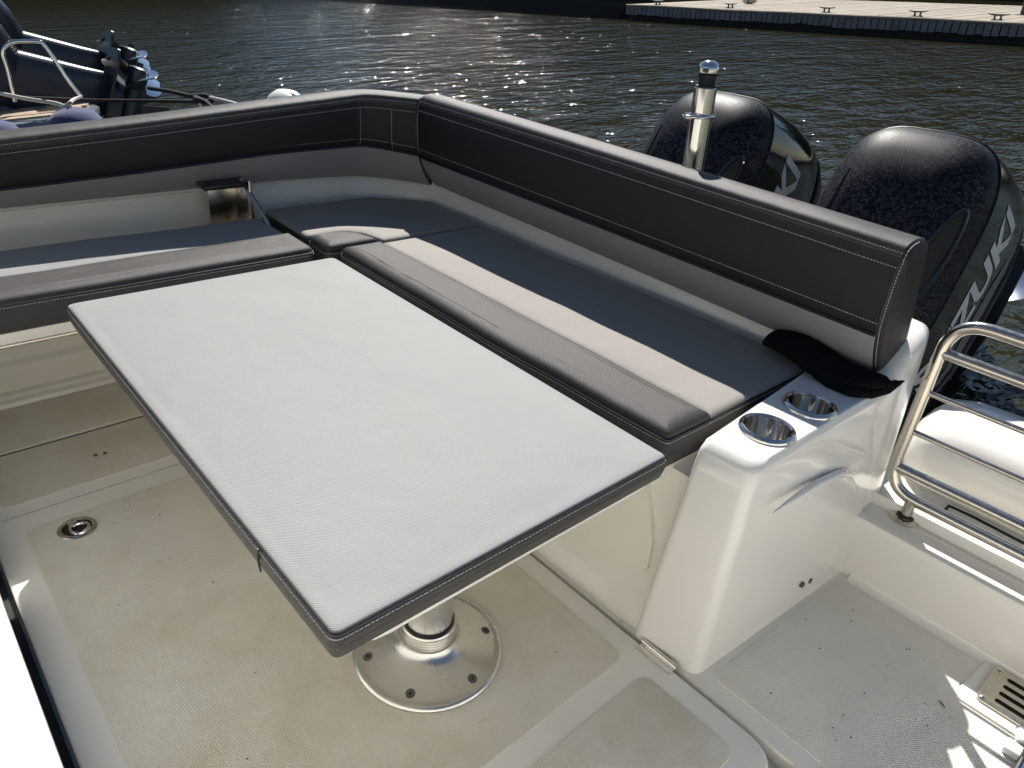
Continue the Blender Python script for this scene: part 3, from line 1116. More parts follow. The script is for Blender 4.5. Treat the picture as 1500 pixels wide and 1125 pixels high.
# ------------------------------------------------------------------ backrests
def backrest(root, stations, left_end, right_end, seam_at=()):
    """stations: (point on the front face line (x, y), outward dir, z bottom, z pipe, z top front)
    sections run bottom front > pipe > top front > over the top > back > bottom"""
    def section(p, n, zb, zp, zt, under=0.067, th=0.098):
        def at(d, z):
            return V((p.x + n.x * d, p.y + n.y * d, z))
        low = [at(under, zb)]
        for i in range(1, 6):
            a = i / 6
            low.append(at(under * (1 - a) - 0.006 * math.sin(a * math.pi), zb + (zp - zb) * a))
        low.append(at(0.0, zp))
        front = [at(0.0, zp), at(-0.004, zp + 0.006)]
        for i in range(1, 8):
            a = i / 8
            front.append(at(-0.010 * (1 - (2 * a - 1) ** 4) - 0.010 * a, zp + (zt - zp) * a))
        front.append(at(-0.012, zt))
        top = [at(-0.012, zt), at(-0.013, zt + 0.004), at(-0.009, zt + 0.012)]
        for i in range(1, 8):
            a = math.pi - i / 8 * (math.pi - 0.15)
            top.append(at(0.044 + 0.055 * math.cos(a), zt + 0.010 + 0.024 * math.sin(a) ** 0.8))
        top += [at(th + 0.004, zt - 0.005), at(th + 0.018, zt - 0.05), at(th + 0.055, zt - 0.13)]
        back = [top[-1], at(th + 0.085, zb + 0.06), at(th + 0.09, zb + 0.025), at(th + 0.065, zb + 0.004), at(under + 0.03, zb - 0.004), at(under, zb)]
        return low, front, top, back
    secs = [section(*s) for s in stations]
    for i, (nm, m) in enumerate((('lower_panel', 'grey'), ('front_panel', 'dark_shaded'), ('top_panel', 'dark'), ('back_panel', 'dark_shaded'))):
        mb = MB()
        mb.loft([s[i] for s in secs], closed=False)
        mb.obj(nm, m, root, smooth=50)
    # ends, slightly domed
    for s, flag, sgn in ((secs[0], left_end, 1), (secs[-1], right_end, -1)):
        if not flag:
            continue
        loop = s[0][:-1] + s[1][:-1] + s[2][:-1] + s[3][:-1]
        c = sum(loop, V()) / len(loop)
        other = secs[1] if s is secs[0] else secs[-2]
        dirv = (s[1][0] - other[1][0]).normalized()
        mb = MB()
        rings = [loop]
        for k, out in ((0.03, 0.006), (0.10, 0.012), (0.3, 0.016)):
            rings.append([p.lerp(c, k) + dirv * out for p in loop])
        mb.loft(rings, False, True)
        mb.obj('end_panel', 'dark_shaded', root)
        MB().tube([p + dirv * 0.001 for p in loop[6:16]], 0.0022, seg=6).obj('piping', 'piping', root)
        stitches([p + dirv * 0.006 for p in [q_.lerp(c, 0.03) for q_ in loop[1:22]]], root, closed=False, off=V((0, 0, 0)))
    n_out = [s[1] for s in stations]
    MB().tube([s[1][0] - V((n.x, n.y, 0)) * 0.003 for s, n in zip(secs, n_out)], 0.0042, seg=8).obj('piping', 'piping', root)
    MB().tube([s[2][0] - V((n.x, n.y, 0)) * 0.0006 for s, n in zip(secs, n_out)], 0.002, seg=6).obj('piping', 'piping', root)
    # seams: one under the top edge, one above, one over the lower pipe
    for part, idx, dz, do in ((1, 8, 0.004, 0.0005), (2, 2, 0.0, 0.0008), (1, 2, 0.006, 0.0008)):
        stitches([s[part][idx] - V((n.x, n.y, 0)) * do + V((0, 0, dz)) for s, n in zip(secs, n_out)], root, closed=False, off=V((0, 0, 0)))
    for k in seam_at:
        s = secs[k]
        n = V((n_out[k].x, n_out[k].y, 0))
        MB().tube([p - n * 0.0006 for p in s[1][1:-1]], 0.0018, seg=6).obj('panel_seam', 'piping', root)
        off = (secs[k + 1][1][4] - s[1][4]).normalized() * 0.008
        stitches([p - n * 0.0008 + off for p in s[1][1:-1]], root, closed=False, off=V((0, 0, 0)))


bs = thing('stern_backrest', (-1.3, 1.6, 0.52), 'charcoal and grey padded backrest running across the transom', 'backrest')
st = []
for k in range(25):
    x = -1.985 + (1.985 - 0.445) * k / 24
    s = (-x - 0.445) / 1.54
    y = 1.417 + 0.012 * s * s
    dz = 0.030 * s + 0.004 * math.sin(s * 3.1)
    inw = 0.0
    n = V((0, 1)) if k else V((-0.12, 1)).normalized()
    k1 = 1.0625
    st.append((V((x, y)) * k1, n, 1.2 - (0.638 - dz) * k1, 1.2 - (0.535 - dz * 0.8) * k1, 1.2 - (0.378 - dz) * k1))
backrest(bs, st, True, True)

bp = thing('side_backrest', (-2.2, 0.5, 0.58), 'charcoal and grey padded backrest along the side curving into the corner', 'backrest')


def lerp_tab(tab, y):
    for (a, b) in zip(tab[:-1], tab[1:]):
        if y <= b[0]:
            t_ = (y - a[0]) / (b[0] - a[0])
            return [p + (q_ - p) * t_ for p, q_ in zip(a[1:], b[1:])]
    return tab[-1][1:]


tab = [(-0.7, 0.592, 0.632, 0.700), (0.3, 0.592, 0.657, 0.752), (0.62, 0.592, 0.671, 0.776), (1.01, 0.594, 0.695, 0.810), (1.35, 0.582, 0.700, 0.838), (1.6, 0.588, 0.690, 0.848)]
K2 = 1.035
st = []
for k in range(20):
    y = -0.62 + (1.30 + 0.62) * k / 19
    st.append((V((-2.17 * K2, y)), V((-1, 0)), *[1.2 - (1.2 - z_) * K2 for z_ in lerp_tab(tab, y / K2)]))
arc = [((-2.168, 1.30), (-0.97, 0.24)), ((-2.155, 1.325), (-0.88, 0.47)), ((-2.13, 1.347), (-0.74, 0.67)), ((-2.085, 1.376), (-0.62, 0.78)), ((-2.04, 1.402), (-0.5, 0.866)), ((-1.997, 1.424), (-0.18, 0.98))]
for (p_, n_), yy in zip(arc, (1.31, 1.34, 1.38, 1.42, 1.46, 1.5)):
    kk = K2 + (1.0625 - K2) * min(1, max(0, (p_[0] + 2.17) / 0.17))
    st.append((V(p_) * kk, V(n_).normalized(), *[1.2 - (1.2 - z_) * kk for z_ in lerp_tab(tab, yy)]))
backrest(bp, st, True, True, seam_at=(20, 23))

# black fleece cover bundled under the end of the backrest
fc = thing('folded_cover', (-0.52, 1.50, 0.502), 'black fleece cover bundled under the end of the stern backrest', 'cover')
mb = MB()
rings = []
for k in range(15):
    a = k / 14
    px = 1165 + 155 * a
    c = P(px, 520 + 48 * a, y=1.50)
    c = V((-0.70 + 0.285 * a, 1.535 - 0.02 * math.sin(a * 3), 0.526 + 0.010 * math.sin(a * 7)))
    fade = math.sqrt(max(0.02, 1 - a ** 10))
    ry = fade * 0.058 * (0.35 + 0.65 * math.sin(math.pi * min(1, 0.15 + a * 0.82)) ** 0.5)
    rz = fade * 0.028 * (0.5 + 0.5 * math.sin(math.pi * (0.12 + 0.8 * a)))
    rings.append([V((c.x, c.y + ry * math.cos(t_ / 14 * 6.283) * (1 + 0.12 * noise.noise(V((a * 8, t_, 1)))), c.z + rz * math.sin(t_ / 14 * 6.283) + 0.003 * noise.noise(V((a * 12, t_ * 0.7, 4))))) for t_ in range(14)])
mb.loft(rings)
mb.obj('bundle', 'cloth_black', fc)
mb = MB()
loop = [P(px, py, z=0.508) for px, py in ((1196, 548), (1215, 562), (1245, 574), (1275, 577), (1300, 570), (1318, 556), (1322, 543))]
path = []
for i in range(len(loop) - 1):
    for j in range(4):
        path.append(loop[i].lerp(loop[i + 1], j / 4))
path.append(loop[-1])
mb.tube(path, 0.011, seg=8, radii=[0.011 + 0.002 * noise.noise(V((i, 0, 0))) for i in range(len(path))])
mb.obj('hem', 'cloth_black', fc)

# ------------------------------------------------------------------ table on its pedestal
tb = thing('cockpit_table', (-0.809, 0.625, 0.0085), 'white cockpit table on a round aluminium pedestal bolted to the floor', 'table')
prism([(-1.80, 0.325), (-0.585, 0.325), (-0.585, 0.99), (-1.80, 0.99)], 0.418, 0.4470, 0.006, r=0.06).obj('tabletop', 'gel_plain', tb)  # far edges extended past the cushion to block sun through the seat gaps
PB = V((-0.809, 0.625, 0.0088))
mb = MB()
mb.lathe([(0.146, 0.0), (0.150, 0.003), (0.1515, 0.008), (0.149, 0.0125), (0.144, 0.0145), (0.139, 0.0135), (0.132, 0.0145), (0.10, 0.024), (0.075, 0.034), (0.066, 0.0395), (0.060, 0.046), (0.057, 0.052)], Matrix.Translation(PB), seg=72)
fl = mb.obj('pedestal_base', 'alu', tb)
for a in range(6):
    ang = R(60 * a + 8)
    c = PB + V((0.122 * math.cos(ang), 0.122 * math.sin(ang), 0.0168))
    nrm = V((math.cos(ang) * 0.28, math.sin(ang) * 0.28, 1)).to_track_quat('Z', 'Y').to_matrix().to_4x4()
    sc = MB().lathe([(0.0095, 0.0012), (0.0085, 0.0018), (0.0075, 0.0015), (0.0, 0.0012)], Matrix.Translation(c) @ nrm, seg=18, cap=False).obj('screw', 'iron', fl)
    MB().lathe([(0.0035, 0.0019), (0.0, 0.0019)], Matrix.Translation(c) @ nrm, seg=8, cap=False).obj('screw_socket', 'gap', sc)
prof = [(0.057, 0.042)]
for k in range(5):
    z = 0.048 + k * 0.007
    prof += [(0.0555, z), (0.0555, z + 0.005), (0.0542, z + 0.0055), (0.0542, z + 0.0065)]
prof += [(0.055, 0.084), (0.053, 0.087), (0.050, 0.087)]
MB().lathe(prof, Matrix.Translation(PB), seg=56).obj('collar', 'alu', tb)
MB().lathe([(0.0495, 0.080), (0.0495, 0.0905), (0.0465, 0.0905)], Matrix.Translation(PB), seg=48).obj('gasket', 'black', tb)
MB().lathe([(0.0465, 0.08), (0.0465, 0.409)], Matrix.Translation(PB), seg=56).obj('post', 'alu', tb)
PB2 = V((-1.45, 0.625, 0.0088))
MB().lathe([(0.148, 0.0), (0.150, 0.004), (0.144, 0.010), (0.12, 0.014), (0.068, 0.034), (0.057, 0.043), (0.055, 0.085), (0.0465, 0.087), (0.0465, 0.409)], Matrix.Translation(PB2), seg=48).obj('post', 'alu', tb)

# ------------------------------------------------------------------ stainless rail on the sill
rl = thing('guard_rail', (-0.31, 1.662, 0.172), 'stainless tube rail with six bars standing on the transom sill', 'rail')
YR = 1.662


def rp(px, py):
    return P(px, py, y=YR)


xl = -0.383
ztop, zbot = 0.668, 0.226
XR = 0.50
fr = [V((xl + 0.075, YR, ztop)), V((xl + 0.045, YR, ztop - 0.005)), V((xl + 0.018, YR, ztop - 0.022)), V((xl + 0.003, YR, ztop - 0.055)), V((xl, YR, ztop - 0.09))]
fb = [V((xl, YR, zbot + 0.085)), V((xl + 0.004, YR, zbot + 0.05)), V((xl + 0.02, YR, zbot + 0.02)), V((xl + 0.045, YR, zbot + 0.004)), V((xl + 0.075, YR, zbot))]
path = [V((XR, YR, ztop))] + smooth_path(fr) + smooth_path(fb) + [V((XR, YR, zbot)), ]
MB().tube(path, 0.0135, seg=16).obj('tube_frame', 'steel_worn', rl)
for z, r_ in ((0.289, 0.0125), (0.388, 0.0065), (0.490, 0.0065), (0.588, 0.0125)):
    MB().tube([(xl + 0.004, YR, z), (XR, YR, z)], r_, seg=12).obj('bar', 'steel_worn', rl)
MB().tube([(XR, YR, ztop), (XR, YR, zbot)], 0.0135, seg=14).obj('end_post', 'steel_worn', rl)
for xx in (-0.318, 0.40):
    MB().tube([(xx, YR, 0.172), (xx, YR, zbot)], 0.0135, seg=16).obj('foot', 'steel_worn', rl)
    f_ = MB().lathe([(0.034, 0.1715), (0.034, 0.1745), (0.030, 0.177), (0.021, 0.178), (0.0205, 0.1765)], Matrix.Translation((xx, YR, 0)), seg=32).obj('flange', 'steel_worn', rl)
    MB().lathe([(0.0205, 0.177), (0.0195, 0.1835), (0.0145, 0.185)], Matrix.Translation((xx, YR, 0)), seg=28).obj('rubber_bush', 'black', f_)
    for a in (0.5, 2.6, 4.7):
        MB().lathe([(0.004, 0.177), (0.004, 0.1785), (0.0, 0.179)], Matrix.Translation((xx + 0.027 * math.cos(a), YR + 0.027 * math.sin(a), 0)), seg=10, cap=False).obj('screw_head', 'steel', f_)

# ------------------------------------------------------------------ polished tow post behind the stern backrest
YP = 1.70
pk = P(1039, 97, y=YP)
pbm = P(1012, 262, y=YP)
post_x, post_top = (pk.x + pbm.x) / 2, pk.z
tp = thing('tow_post', (pbm.x, YP, 0.36), 'polished stainless tow post with domed cap behind the stern backrest', 'post')
axis = (pk - pbm)
axis.y = 0
axis.normalize()
pm = Matrix.Translation(pk) @ axis.to_track_quat('Z', 'Y').to_matrix().to_4x4()
L = (pk.z - 0.36) / axis.z
MB().lathe([(0.029, -L), (0.029, -0.052), (0.026, -0.049)], pm, seg=32).obj('tube', 'steel', tp)
MB().lathe([(0.0270, -0.050), (0.0275, -0.046), (0.022, -0.043), (0.0205, -0.032), (0.023, -0.024), (0.026, -0.018)], pm, seg=28).obj('rubber_neck', 'dock_wet', tp)
MB().lathe([(0.024, -0.0165), (0.0268, -0.0155), (0.0270, -0.006), (0.0255, 0.003), (0.020, 0.0095), (0.011, 0.0135), (0.0, 0.0148)], pm, seg=28).obj('domed_cap', 'steel', tp)
mb = MB()
lw = []
for k in range(28):
    a = 2 * math.pi * k / 28
    lx, ly = 0.036 * math.cos(a), 0.036 * math.sin(a)
    if lx > 0:
        lx *= 1.65
    lw.append(pm @ V((lx + 0.004, ly, -0.118)))
mb.tube(lw, 0.0045, seg=10, closed=True)
mb.obj('rope_ring', 'steel', tp)
MB().lathe([(0.045, -L), (0.045, -L + 0.006), (0.024, -L + 0.010)], pm, seg=28).obj('foot_flange', 'steel', tp)


# ------------------------------------------------------------------ outboard engines (local: u = x, v = y aft, w = z up, origin at the pan)
def superring(hu, v0, v1, w, n=48, e=0.55, e_front=None):
    vc, hv = (v0 + v1) / 2, (v1 - v0) / 2
    out = []
    for i in range(n):
        a = 2 * math.pi * i / n
        ca, sa = math.cos(a), math.sin(a)
        out.append(V((hu * math.copysign(abs(ca) ** e, ca), vc + hv * math.copysign(abs(sa) ** e, sa), w)))
    return out


def outboard(root, lid_m, side_m, leg_m, text=True, scale=1.0):
    S = scale
    sec_side = [(0.214, -0.34, 0.36, -0.02), (0.224, -0.355, 0.385, 0.03), (0.226, -0.355, 0.39, 0.10), (0.222, -0.35, 0.385, 0.20), (0.213, -0.335, 0.375, 0.29), (0.205, -0.315, 0.362, 0.37)]
    sec_lid = [(0.205, -0.315, 0.362, 0.37), (0.202, -0.312, 0.358, 0.385), (0.194, -0.30, 0.345, 0.415), (0.178, -0.28, 0.318, 0.445), (0.150, -0.24, 0.270, 0.472), (0.110, -0.18, 0.205, 0.490), (0.06, -0.10, 0.12, 0.499), (0.02, -0.03, 0.04, 0.501)]
    mb = MB()
    mb.loft([[p * S for p in superring(h, a, b, w)] for h, a, b, w in sec_side], True, False)
    side = mb.obj('cowl_side', side_m, root, local=True, smooth=60)
    mb = MB()
    mb.loft([[p * S for p in superring(h, a, b, w)] for h, a, b, w in sec_lid], False, True)
    lid = mb.obj('cowl_lid', lid_m, root, local=True, smooth=60)
    MB().tube([p * S for p in superring(0.2065, -0.316, 0.3635, 0.372)], 0.0022 * S, seg=6, closed=True).obj('lid_joint', 'black', root, local=True)
    MB().tube([p * S for p in superring(0.218, -0.345, 0.368, -0.022)], 0.006 * S, seg=6, closed=True).obj('rubber_seal', 'black', root, local=True)
    mb = MB()
    mb.loft([[p * S for p in superring(h, a, b, w)] for h, a, b, w in ((0.12, -0.2, 0.2, -0.26), (0.17, -0.28, 0.29, -0.17), (0.215, -0.33, 0.35, -0.08), (0.222, -0.338, 0.358, -0.025))])
    mb.obj('lower_pan', leg_m, root, local=True, smooth=60)
    # leg, plate, gearcase, skeg, propeller
    mb = MB()
    legs = ((0.10, -0.18, 0.19, -0.25), (0.085, -0.16, 0.21, -0.42), (0.075, -0.15, 0.23, -0.60), (0.062, -0.14, 0.25, -0.74), (0.03, -0.13, 0.24, -0.78))
    mb.loft([[p * S for p in superring(h, a, b, w, 28, 0.75)] for h, a, b, w in legs])
    mb.obj('leg', leg_m, root, local=True, smooth=60)
    mb = MB()
    pl = [(-0.10, -0.10), (0.10, -0.10), (0.125, 0.10), (0.12, 0.33), (0.08, 0.40), (-0.08, 0.40), (-0.12, 0.33), (-0.125, 0.10)]
    poly = round_poly(pl, 0.03)
    mb.loft([[V((p.x * S, p.y * S, -0.755 * S)) for p in poly], [V((p.x * S, p.y * S, -0.740 * S)) for p in poly]])
    mb.obj('ventilation_plate', leg_m, root, local=True)
    mb = MB()
    gm = Matrix.Translation((0, 0, -0.90 * S)) @ Matrix.Rotation(R(-90), 4, 'X')
    mb.lathe([(r_ * S, h * S) for r_, h in ((0.005, -0.27), (0.028, -0.245), (0.052, -0.18), (0.062, -0.08), (0.062, 0.08), (0.055, 0.20))], gm, seg=24)
    mb.loft([[p * S for p in superring(h, a, b, w, 24, 0.8)] for h, a, b, w in ((0.028, -0.12, 0.17, -0.77), (0.03, -0.13, 0.17, -0.86))])
    gear = mb.obj('gearcase', leg_m, root, local=True, smooth=50)
    mb = MB()
    sk = [(-0.10, -0.95), (0.12, -0.95), (0.17, -1.12), (0.06, -1.13)]
    mb.loft([[V((s * 0.008 * S, a * S, b * S)) for a, b in sk] for s in (-1, 1)])
    mb.obj('skeg', leg_m, root, local=True, smooth=None)
    pr = MB().lathe([(r_ * S, h * S) for r_, h in ((0.050, 0.205), (0.058, 0.215), (0.062, 0.33), (0.055, 0.335), (0.02, 0.345), (0.018, 0.37))], gm, seg=24).obj('propeller', leg_m, root, local=True)
    for k in range(3):
        mb = MB()
        rings = []
        for j in range(8):
            a = j / 7
            rad = 0.055 + 0.15 * a
            wd = 0.10 * math.sin(math.pi * (0.28 + 0.68 * a)) ** 0.8
            tw = R(58 - 30 * a)
            ctr_a = 2 * math.pi * k / 3 - 0.15 + a * 0.25
            e_r = V((math.cos(ctr_a), math.sin(ctr_a), 0))
            e_t = V((-math.sin(ctr_a), math.cos(ctr_a), 0))
            ring_ = []
            for q_ in range(10):
                b = 2 * math.pi * q_ / 10
                c1, c2 = wd * math.cos(b), 0.005 * math.sin(b)
                off_t = c1 * math.cos(tw) - c2 * math.sin(tw)
                off_h = c1 * math.sin(tw) + c2 * math.cos(tw)
                ring_.append(gm @ ((e_r * rad + e_t * off_t + V((0, 0, 0.27 + off_h + 0.03 * a))) * S))
            rings.append(ring_)
        mb.loft(rings)
        mb.obj('blade', 'prop', pr, local=True, smooth=60)
    # bracket to the transom
    for s in (-1, 1):
        MB().box(V((s * 0.12 - 0.02, -0.40, -0.36)) * S, V((s * 0.12 + 0.02, -0.12, -0.12)) * S, 0.02 * S).obj('mount_bracket', leg_m, root, local=True)
    if not text:
        return
    # ridges of the lid, intake scoop and silver lettering laid on the curved surfaces
    def bvh_of(o):
        return BVHTree.FromPolygons([v.co.copy() for v in o.data.vertices], [p.vertices[:] for p in o.data.polygons])
    blid, bside = bvh_of(lid), bvh_of(side)

    def drop(u, v):
        for bv in (blid, bside):
            h = bv.ray_cast(V((u, v, 0.9)) * S, V((0, 0, -1)))
            if h[0] is not None:
                return h[0]
        return None
    for u0, u1, v0, v1 in ((-0.125, -0.10, -0.27, 0.16), (-0.155, -0.128, -0.24, 0.20), (0.075, 0.055, -0.27, 0.10)):
        pts, rad = [], []
        for k in range(16):
            a = k / 15
            p = drop(u0 + (u1 - u0) * a, v0 + (v1 - v0) * a)
            if p is not None:
                pts.append(p)
                rad.append(S * (0.0010 + 0.0028 * math.sin(math.pi * min(1, 0.1 + a * 0.88)) ** 0.7))
        if len(pts) > 3:
            MB().tube(pts, 0.005, seg=8, radii=rad).obj('lid_ridge', lid_m, lid, local=True)
    # scoop: mouth shade painted as a flat dark lens, with a raised rim on the forward starboard shoulder of the lid
    rim, mouth = [], []
    for k in range(28):
        a = 2 * math.pi * k / 28
        lu, lv = math.cos(a), math.sin(a)
        v = 0.02 + 0.15 * lv
        u = 0.150 + 0.026 * lu * (1 - 0.25 * lv) + 0.018 * lv
        p = drop(u, v)
        rim.append(p + V((0, 0, 0.003 * S)))
        mouth.append(drop(0.150 + 0.024 * lu * (1 - 0.25 * lv) + 0.018 * lv, 0.02 + 0.147 * lv) + V((0, 0, 0.0022 * S)))
    scoop = MB().tube(rim, 0.006 * S, seg=8, closed=True).obj('intake_rim', side_m, lid, local=True)
    mb = MB()
    rings = []
    for f_ in (1.0, 0.75, 0.5, 0.25, 0.06):
        rings.append([drop(0.150 + f_ * (0.024 * math.cos(a) * (1 - 0.25 * math.sin(a)) + 0.018 * math.sin(a)), 0.02 + f_ * 0.147 * math.sin(a)) + V((0, 0, 0.003 * S)) for a in [2 * math.pi * k / 28 for k in range(28)]])
    mb.loft(rings, False, True)
    mb.obj('intake_shade', 'gap', lid, local=True)
    cu = bpy.data.curves.new('lettering', 'FONT')
    cu.body = 'SUZUKI'
    cu.size = 0.15 * S
    cu.shear = 0.18
    cu.offset = 0.0055 * S
    cu.space_character = 1.0
    cu.align_x = 'CENTER'
    tmp = bpy.data.objects.new('tmp_text', cu)
    col.objects.link(tmp)
    bpy.context.view_layer.update()
    me = bpy.data.meshes.new_from_object(tmp.evaluated_get(bpy.context.evaluated_depsgraph_get()))
    bpy.data.objects.remove(tmp)
    tb_ = bmesh.new()
    tb_.from_mesh(me)
    bmesh.ops.remove_doubles(tb_, verts=list(tb_.verts), dist=1e-5)
    bmesh.ops.triangulate(tb_, faces=list(tb_.faces))
    for _ in range(4):
        long_ = [e for e in tb_.edges if e.calc_length() > 0.022 * S]
        if not long_:
            break
        bmesh.ops.subdivide_edges(tb_, edges=long_, cuts=1)
        bmesh.ops.triangulate(tb_, faces=[f for f in tb_.faces if len(f.verts) > 3])
    for v in tb_.verts:
        vv, ww = v.co.x * 0.98 - 0.010 * S, v.co.y * 0.95 + 0.165 * S
        h = bside.ray_cast(V((0.6 * S, vv, ww)), V((-1, 0, 0)))
        uu = h[0].x if h[0] is not None else 0.2 * S
        v.co = V((uu + 0.0015 * S, vv, ww))
    mb = MB()
    mb.join(tb_)
    mb.obj('lettering', 'letter', side, local=True, smooth=None)
    # grey brush stroke decal under the lettering
    mb = MB()
    g = []
    for k in range(13):
        a = k / 12
        vv = (-0.24 + 0.40 * a) * S
        for ww in (0.06, 0.06 + 0.055 * math.sin(math.pi * (0.1 + 0.75 * a)) + 0.012):
            h = bside.ray_cast(V((0.6 * S, vv, ww * S)), V((-1, 0, 0)))
            g.append(V(((h[0].x if h[0] is not None else 0.2 * S) + 0.0015 * S, vv, ww * S)))
    vsx = mb.verts(g)
    for k in range(12):
        mb.bm.faces.new((vsx[2 * k], vsx[2 * k + 2], vsx[2 * k + 3], vsx[2 * k + 1]))
    mb.obj('side_decal', 'decal_grey', side, local=True, smooth=None)


TILT_E = R(65)
ENG = V((-0.809, 2.71, 0.354))
e1 = thing('outboard_engine', ENG, 'black outboard engine tilted up beside the boarding rail, lettering fully visible', 'engine', 'outboard engines on the transom', rot=(TILT_E, 0, 0))
outboard(e1, 'lid', 'gloss', 'black', scale=1.18)
e2 = thing('outboard_engine', ENG + V((-0.726, 0, 0)), 'black outboard engine tilted up behind the polished tow post', 'engine', 'outboard engines on the transom', rot=(TILT_E, 0, 0))
for ch in list(e1.children):
    c_ = ch.copy()
    col.objects.link(c_)
    c_.parent = e2
    for g_ in ch.children:
        d_ = g_.copy()
        col.objects.link(d_)
        d_.parent = c_

# ------------------------------------------------------------------ crumbs of dirt on the cockpit floor
mb = MB()
rnd = random.Random(21)
for k in range(46):
    if k < 26:
        x, y, z = rnd.uniform(-1.62, -0.56), rnd.uniform(0.1, 0.92), 0.0088
        if (V((x, y)) - V((-0.809, 0.625))).length < 0.17:
            continue
    else:
        x, y, z = rnd.uniform(-0.36, 0.0), rnd.uniform(1.06, 1.5), 0.003
    r_ = rnd.uniform(0.0010, 0.0022)
    mb.loft([[V((x + r_ * rnd.uniform(0.6, 1.8) * math.cos(t_), y + r_ * rnd.uniform(0.6, 1.4) * math.sin(t_), z)) for t_ in (0, 1.3, 2.5, 3.8, 5.0)],
             [V((x + r_ * 0.5 * math.cos(t_), y + r_ * 0.5 * math.sin(t_), z + r_ * 0.7)) for t_ in (0, 1.3, 2.5, 3.8, 5.0)]])
q = P(1380, 1031, z=0.004)
mb.tube([q + V((-0.007, 0.004, 0)), q, q + V((0.007, -0.006, 0.001))], 0.0011, seg=5)
mb.obj('floor_crumbs', 'crumb', base=(-0.8, 0.6, 0.009), kind='stuff', smooth=None, doubles=False, label='scattered dark crumbs of dirt on the cockpit floor')

# ------------------------------------------------------------------ odds and ends by the frame edge
q = P(1487, 1090, z=0.004)
hg = thing('gate_fitting', (q.x, q.y, 0.004), 'white hinge fitting with a blue glossy flap beside the scupper grille', 'fitting')
mb = MB()
mb.tube([q + V((-0.004, 0.030, 0.014)), q + V((0.006, -0.004, 0.014))], 0.0095, seg=16)
mb.obj('hinge_barrel', 'white_fender', hg)
MB().box(q + V((-0.014, -0.040, -0.001)), q + V((0.014, -0.006, 0.014)), 0.003).obj('hinge_plate', 'white_fender', hg)
MB().box(q + V((0.020, -0.14, 0.0)), q + V((0.24, 0.03, 0.022)), 0.005).obj('flap', 'blue_lid', hg)
MB().box(q + V((0.0145, -0.145, -0.001)), q + V((0.0195, 0.034, 0.024)), 0.002).obj('edge_trim', 'iron', hg)

# white fender hanging outside the side backrest
q = P(420, 134, x=-2.95)
wf = thing('boat_fender', V((q.x, q.y, q.z - 0.55)), 'white vinyl fender hanging behind the side backrest', 'fender')
mb = MB()
mb.lathe([(0.02, -0.56), (0.055, -0.53), (0.095, -0.45), (0.098, -0.15), (0.092, -0.07), (0.072, -0.025), (0.045, -0.002), (0.0, 0.006)], Matrix.Translation(q) @ Matrix.Rotation(R(8), 4, 'Y'), seg=28)
mb.obj('body', 'white_fender', wf)
MB().tube([q + V((0, 0, 0.0)), q + V((0.1, 0.02, -0.02)), q + V((0.36, 0.05, -0.10))], 0.006, seg=6).obj('lanyard', 'rope_black', wf)

# ------------------------------------------------------------------ neighbouring boat (level, world frame)
INV = TM


def NP(px, py, dist):
    """world point on the ray of a pixel at a horizontal range"""
    d = TILT @ pray(px, py)
    k = dist / math.hypot(d.x, d.y)
    return V((0, 0, EYE_H)) + d * k


RNG = 5.2
pc = NP(160, 160, RNG)                       # aft corner of the teak platform
heading = math.atan2((TILT @ V((0, 1, 0))).x, (TILT @ V((0, 1, 0))).y)
AFT = V((math.sin(heading), math.cos(heading), 0))
OUT = V((-AFT.y, AFT.x, 0))                  # away from us
nb = thing('neighbour_boat', V((pc.x, pc.y, 0)), 'grey hulled boat with teak stern platform moored alongside', 'boat', boat=False)


def nloc(a, o_, z):
    return V((pc.x, pc.y, 0)) + AFT * a + OUT * o_ + V((0, 0, z))


zp = pc.z
print('neighbour platform height', round(zp, 3), 'at', [round(c, 2) for c in pc])
mb = MB()
out2 = [(-3.0, -0.10), (-0.35, -0.10), (-0.10, 0.02), (0.0, 0.22), (0.0, 2.4), (-3.0, 2.4)]
for z0, z1, d in ((zp - 0.13, zp - 0.012, 0.0),):
    mb.loft([[nloc(a, o_, z) for a, o_ in out2] for z in (z0 - 0.02, z0, z1)])
mb.obj('platform_moulding', 'hull_grey', nb)
mb = MB()
mb.loft([[nloc(a * 1.0 + 0.015, o_ - 0.03, z) for a, o_ in out2] for z in (zp - 0.085, zp - 0.06)])
mb.obj('rubbing_strake', 'hull_dark', nb)
mb = MB()
hl = [(-3.0, -0.02), (-0.5, -0.02), (-0.5, 2.3), (-3.0, 2.3)]
mb.loft([[nloc(a, o_, z) for a, o_ in hl] for z in (-0.3, zp - 0.1)])
mb.obj('hull', 'hull_dark', nb)
for k in range(14):
    o0 = 0.03 + k * 0.075
    mb = MB()
    a1 = -0.06 if o0 > 0.2 else -0.30 + o0
    mb.loft([[nloc(a, o_, z) for a, o_ in ((-2.9, o0), (a1, o0), (a1 + 0.03, o0 + 0.068), (-2.9, o0 + 0.068))] for z in (zp - 0.012, zp)])
    mb.obj('teak_plank', 'teak', nb, smooth=None)
mb = MB()
mb.loft([[nloc(a, o_, z) for a, o_ in ((-0.34, 0.16), (-0.16, 0.16), (-0.14, 0.30), (-0.34, 0.30))] for z in (zp, zp + 0.006)])
mb.obj('deck_plate', 'steel_worn', nb)
mb = MB()
mb.tube([nloc(-0.32 + 0.0, 0.18, zp + 0.007), nloc(-0.17, 0.18, zp + 0.007), nloc(-0.16, 0.28, zp + 0.007), nloc(-0.32, 0.28, zp + 0.007)], 0.004, seg=6, closed=True)
mb.obj('deck_plate_seal', 'gap', nb)
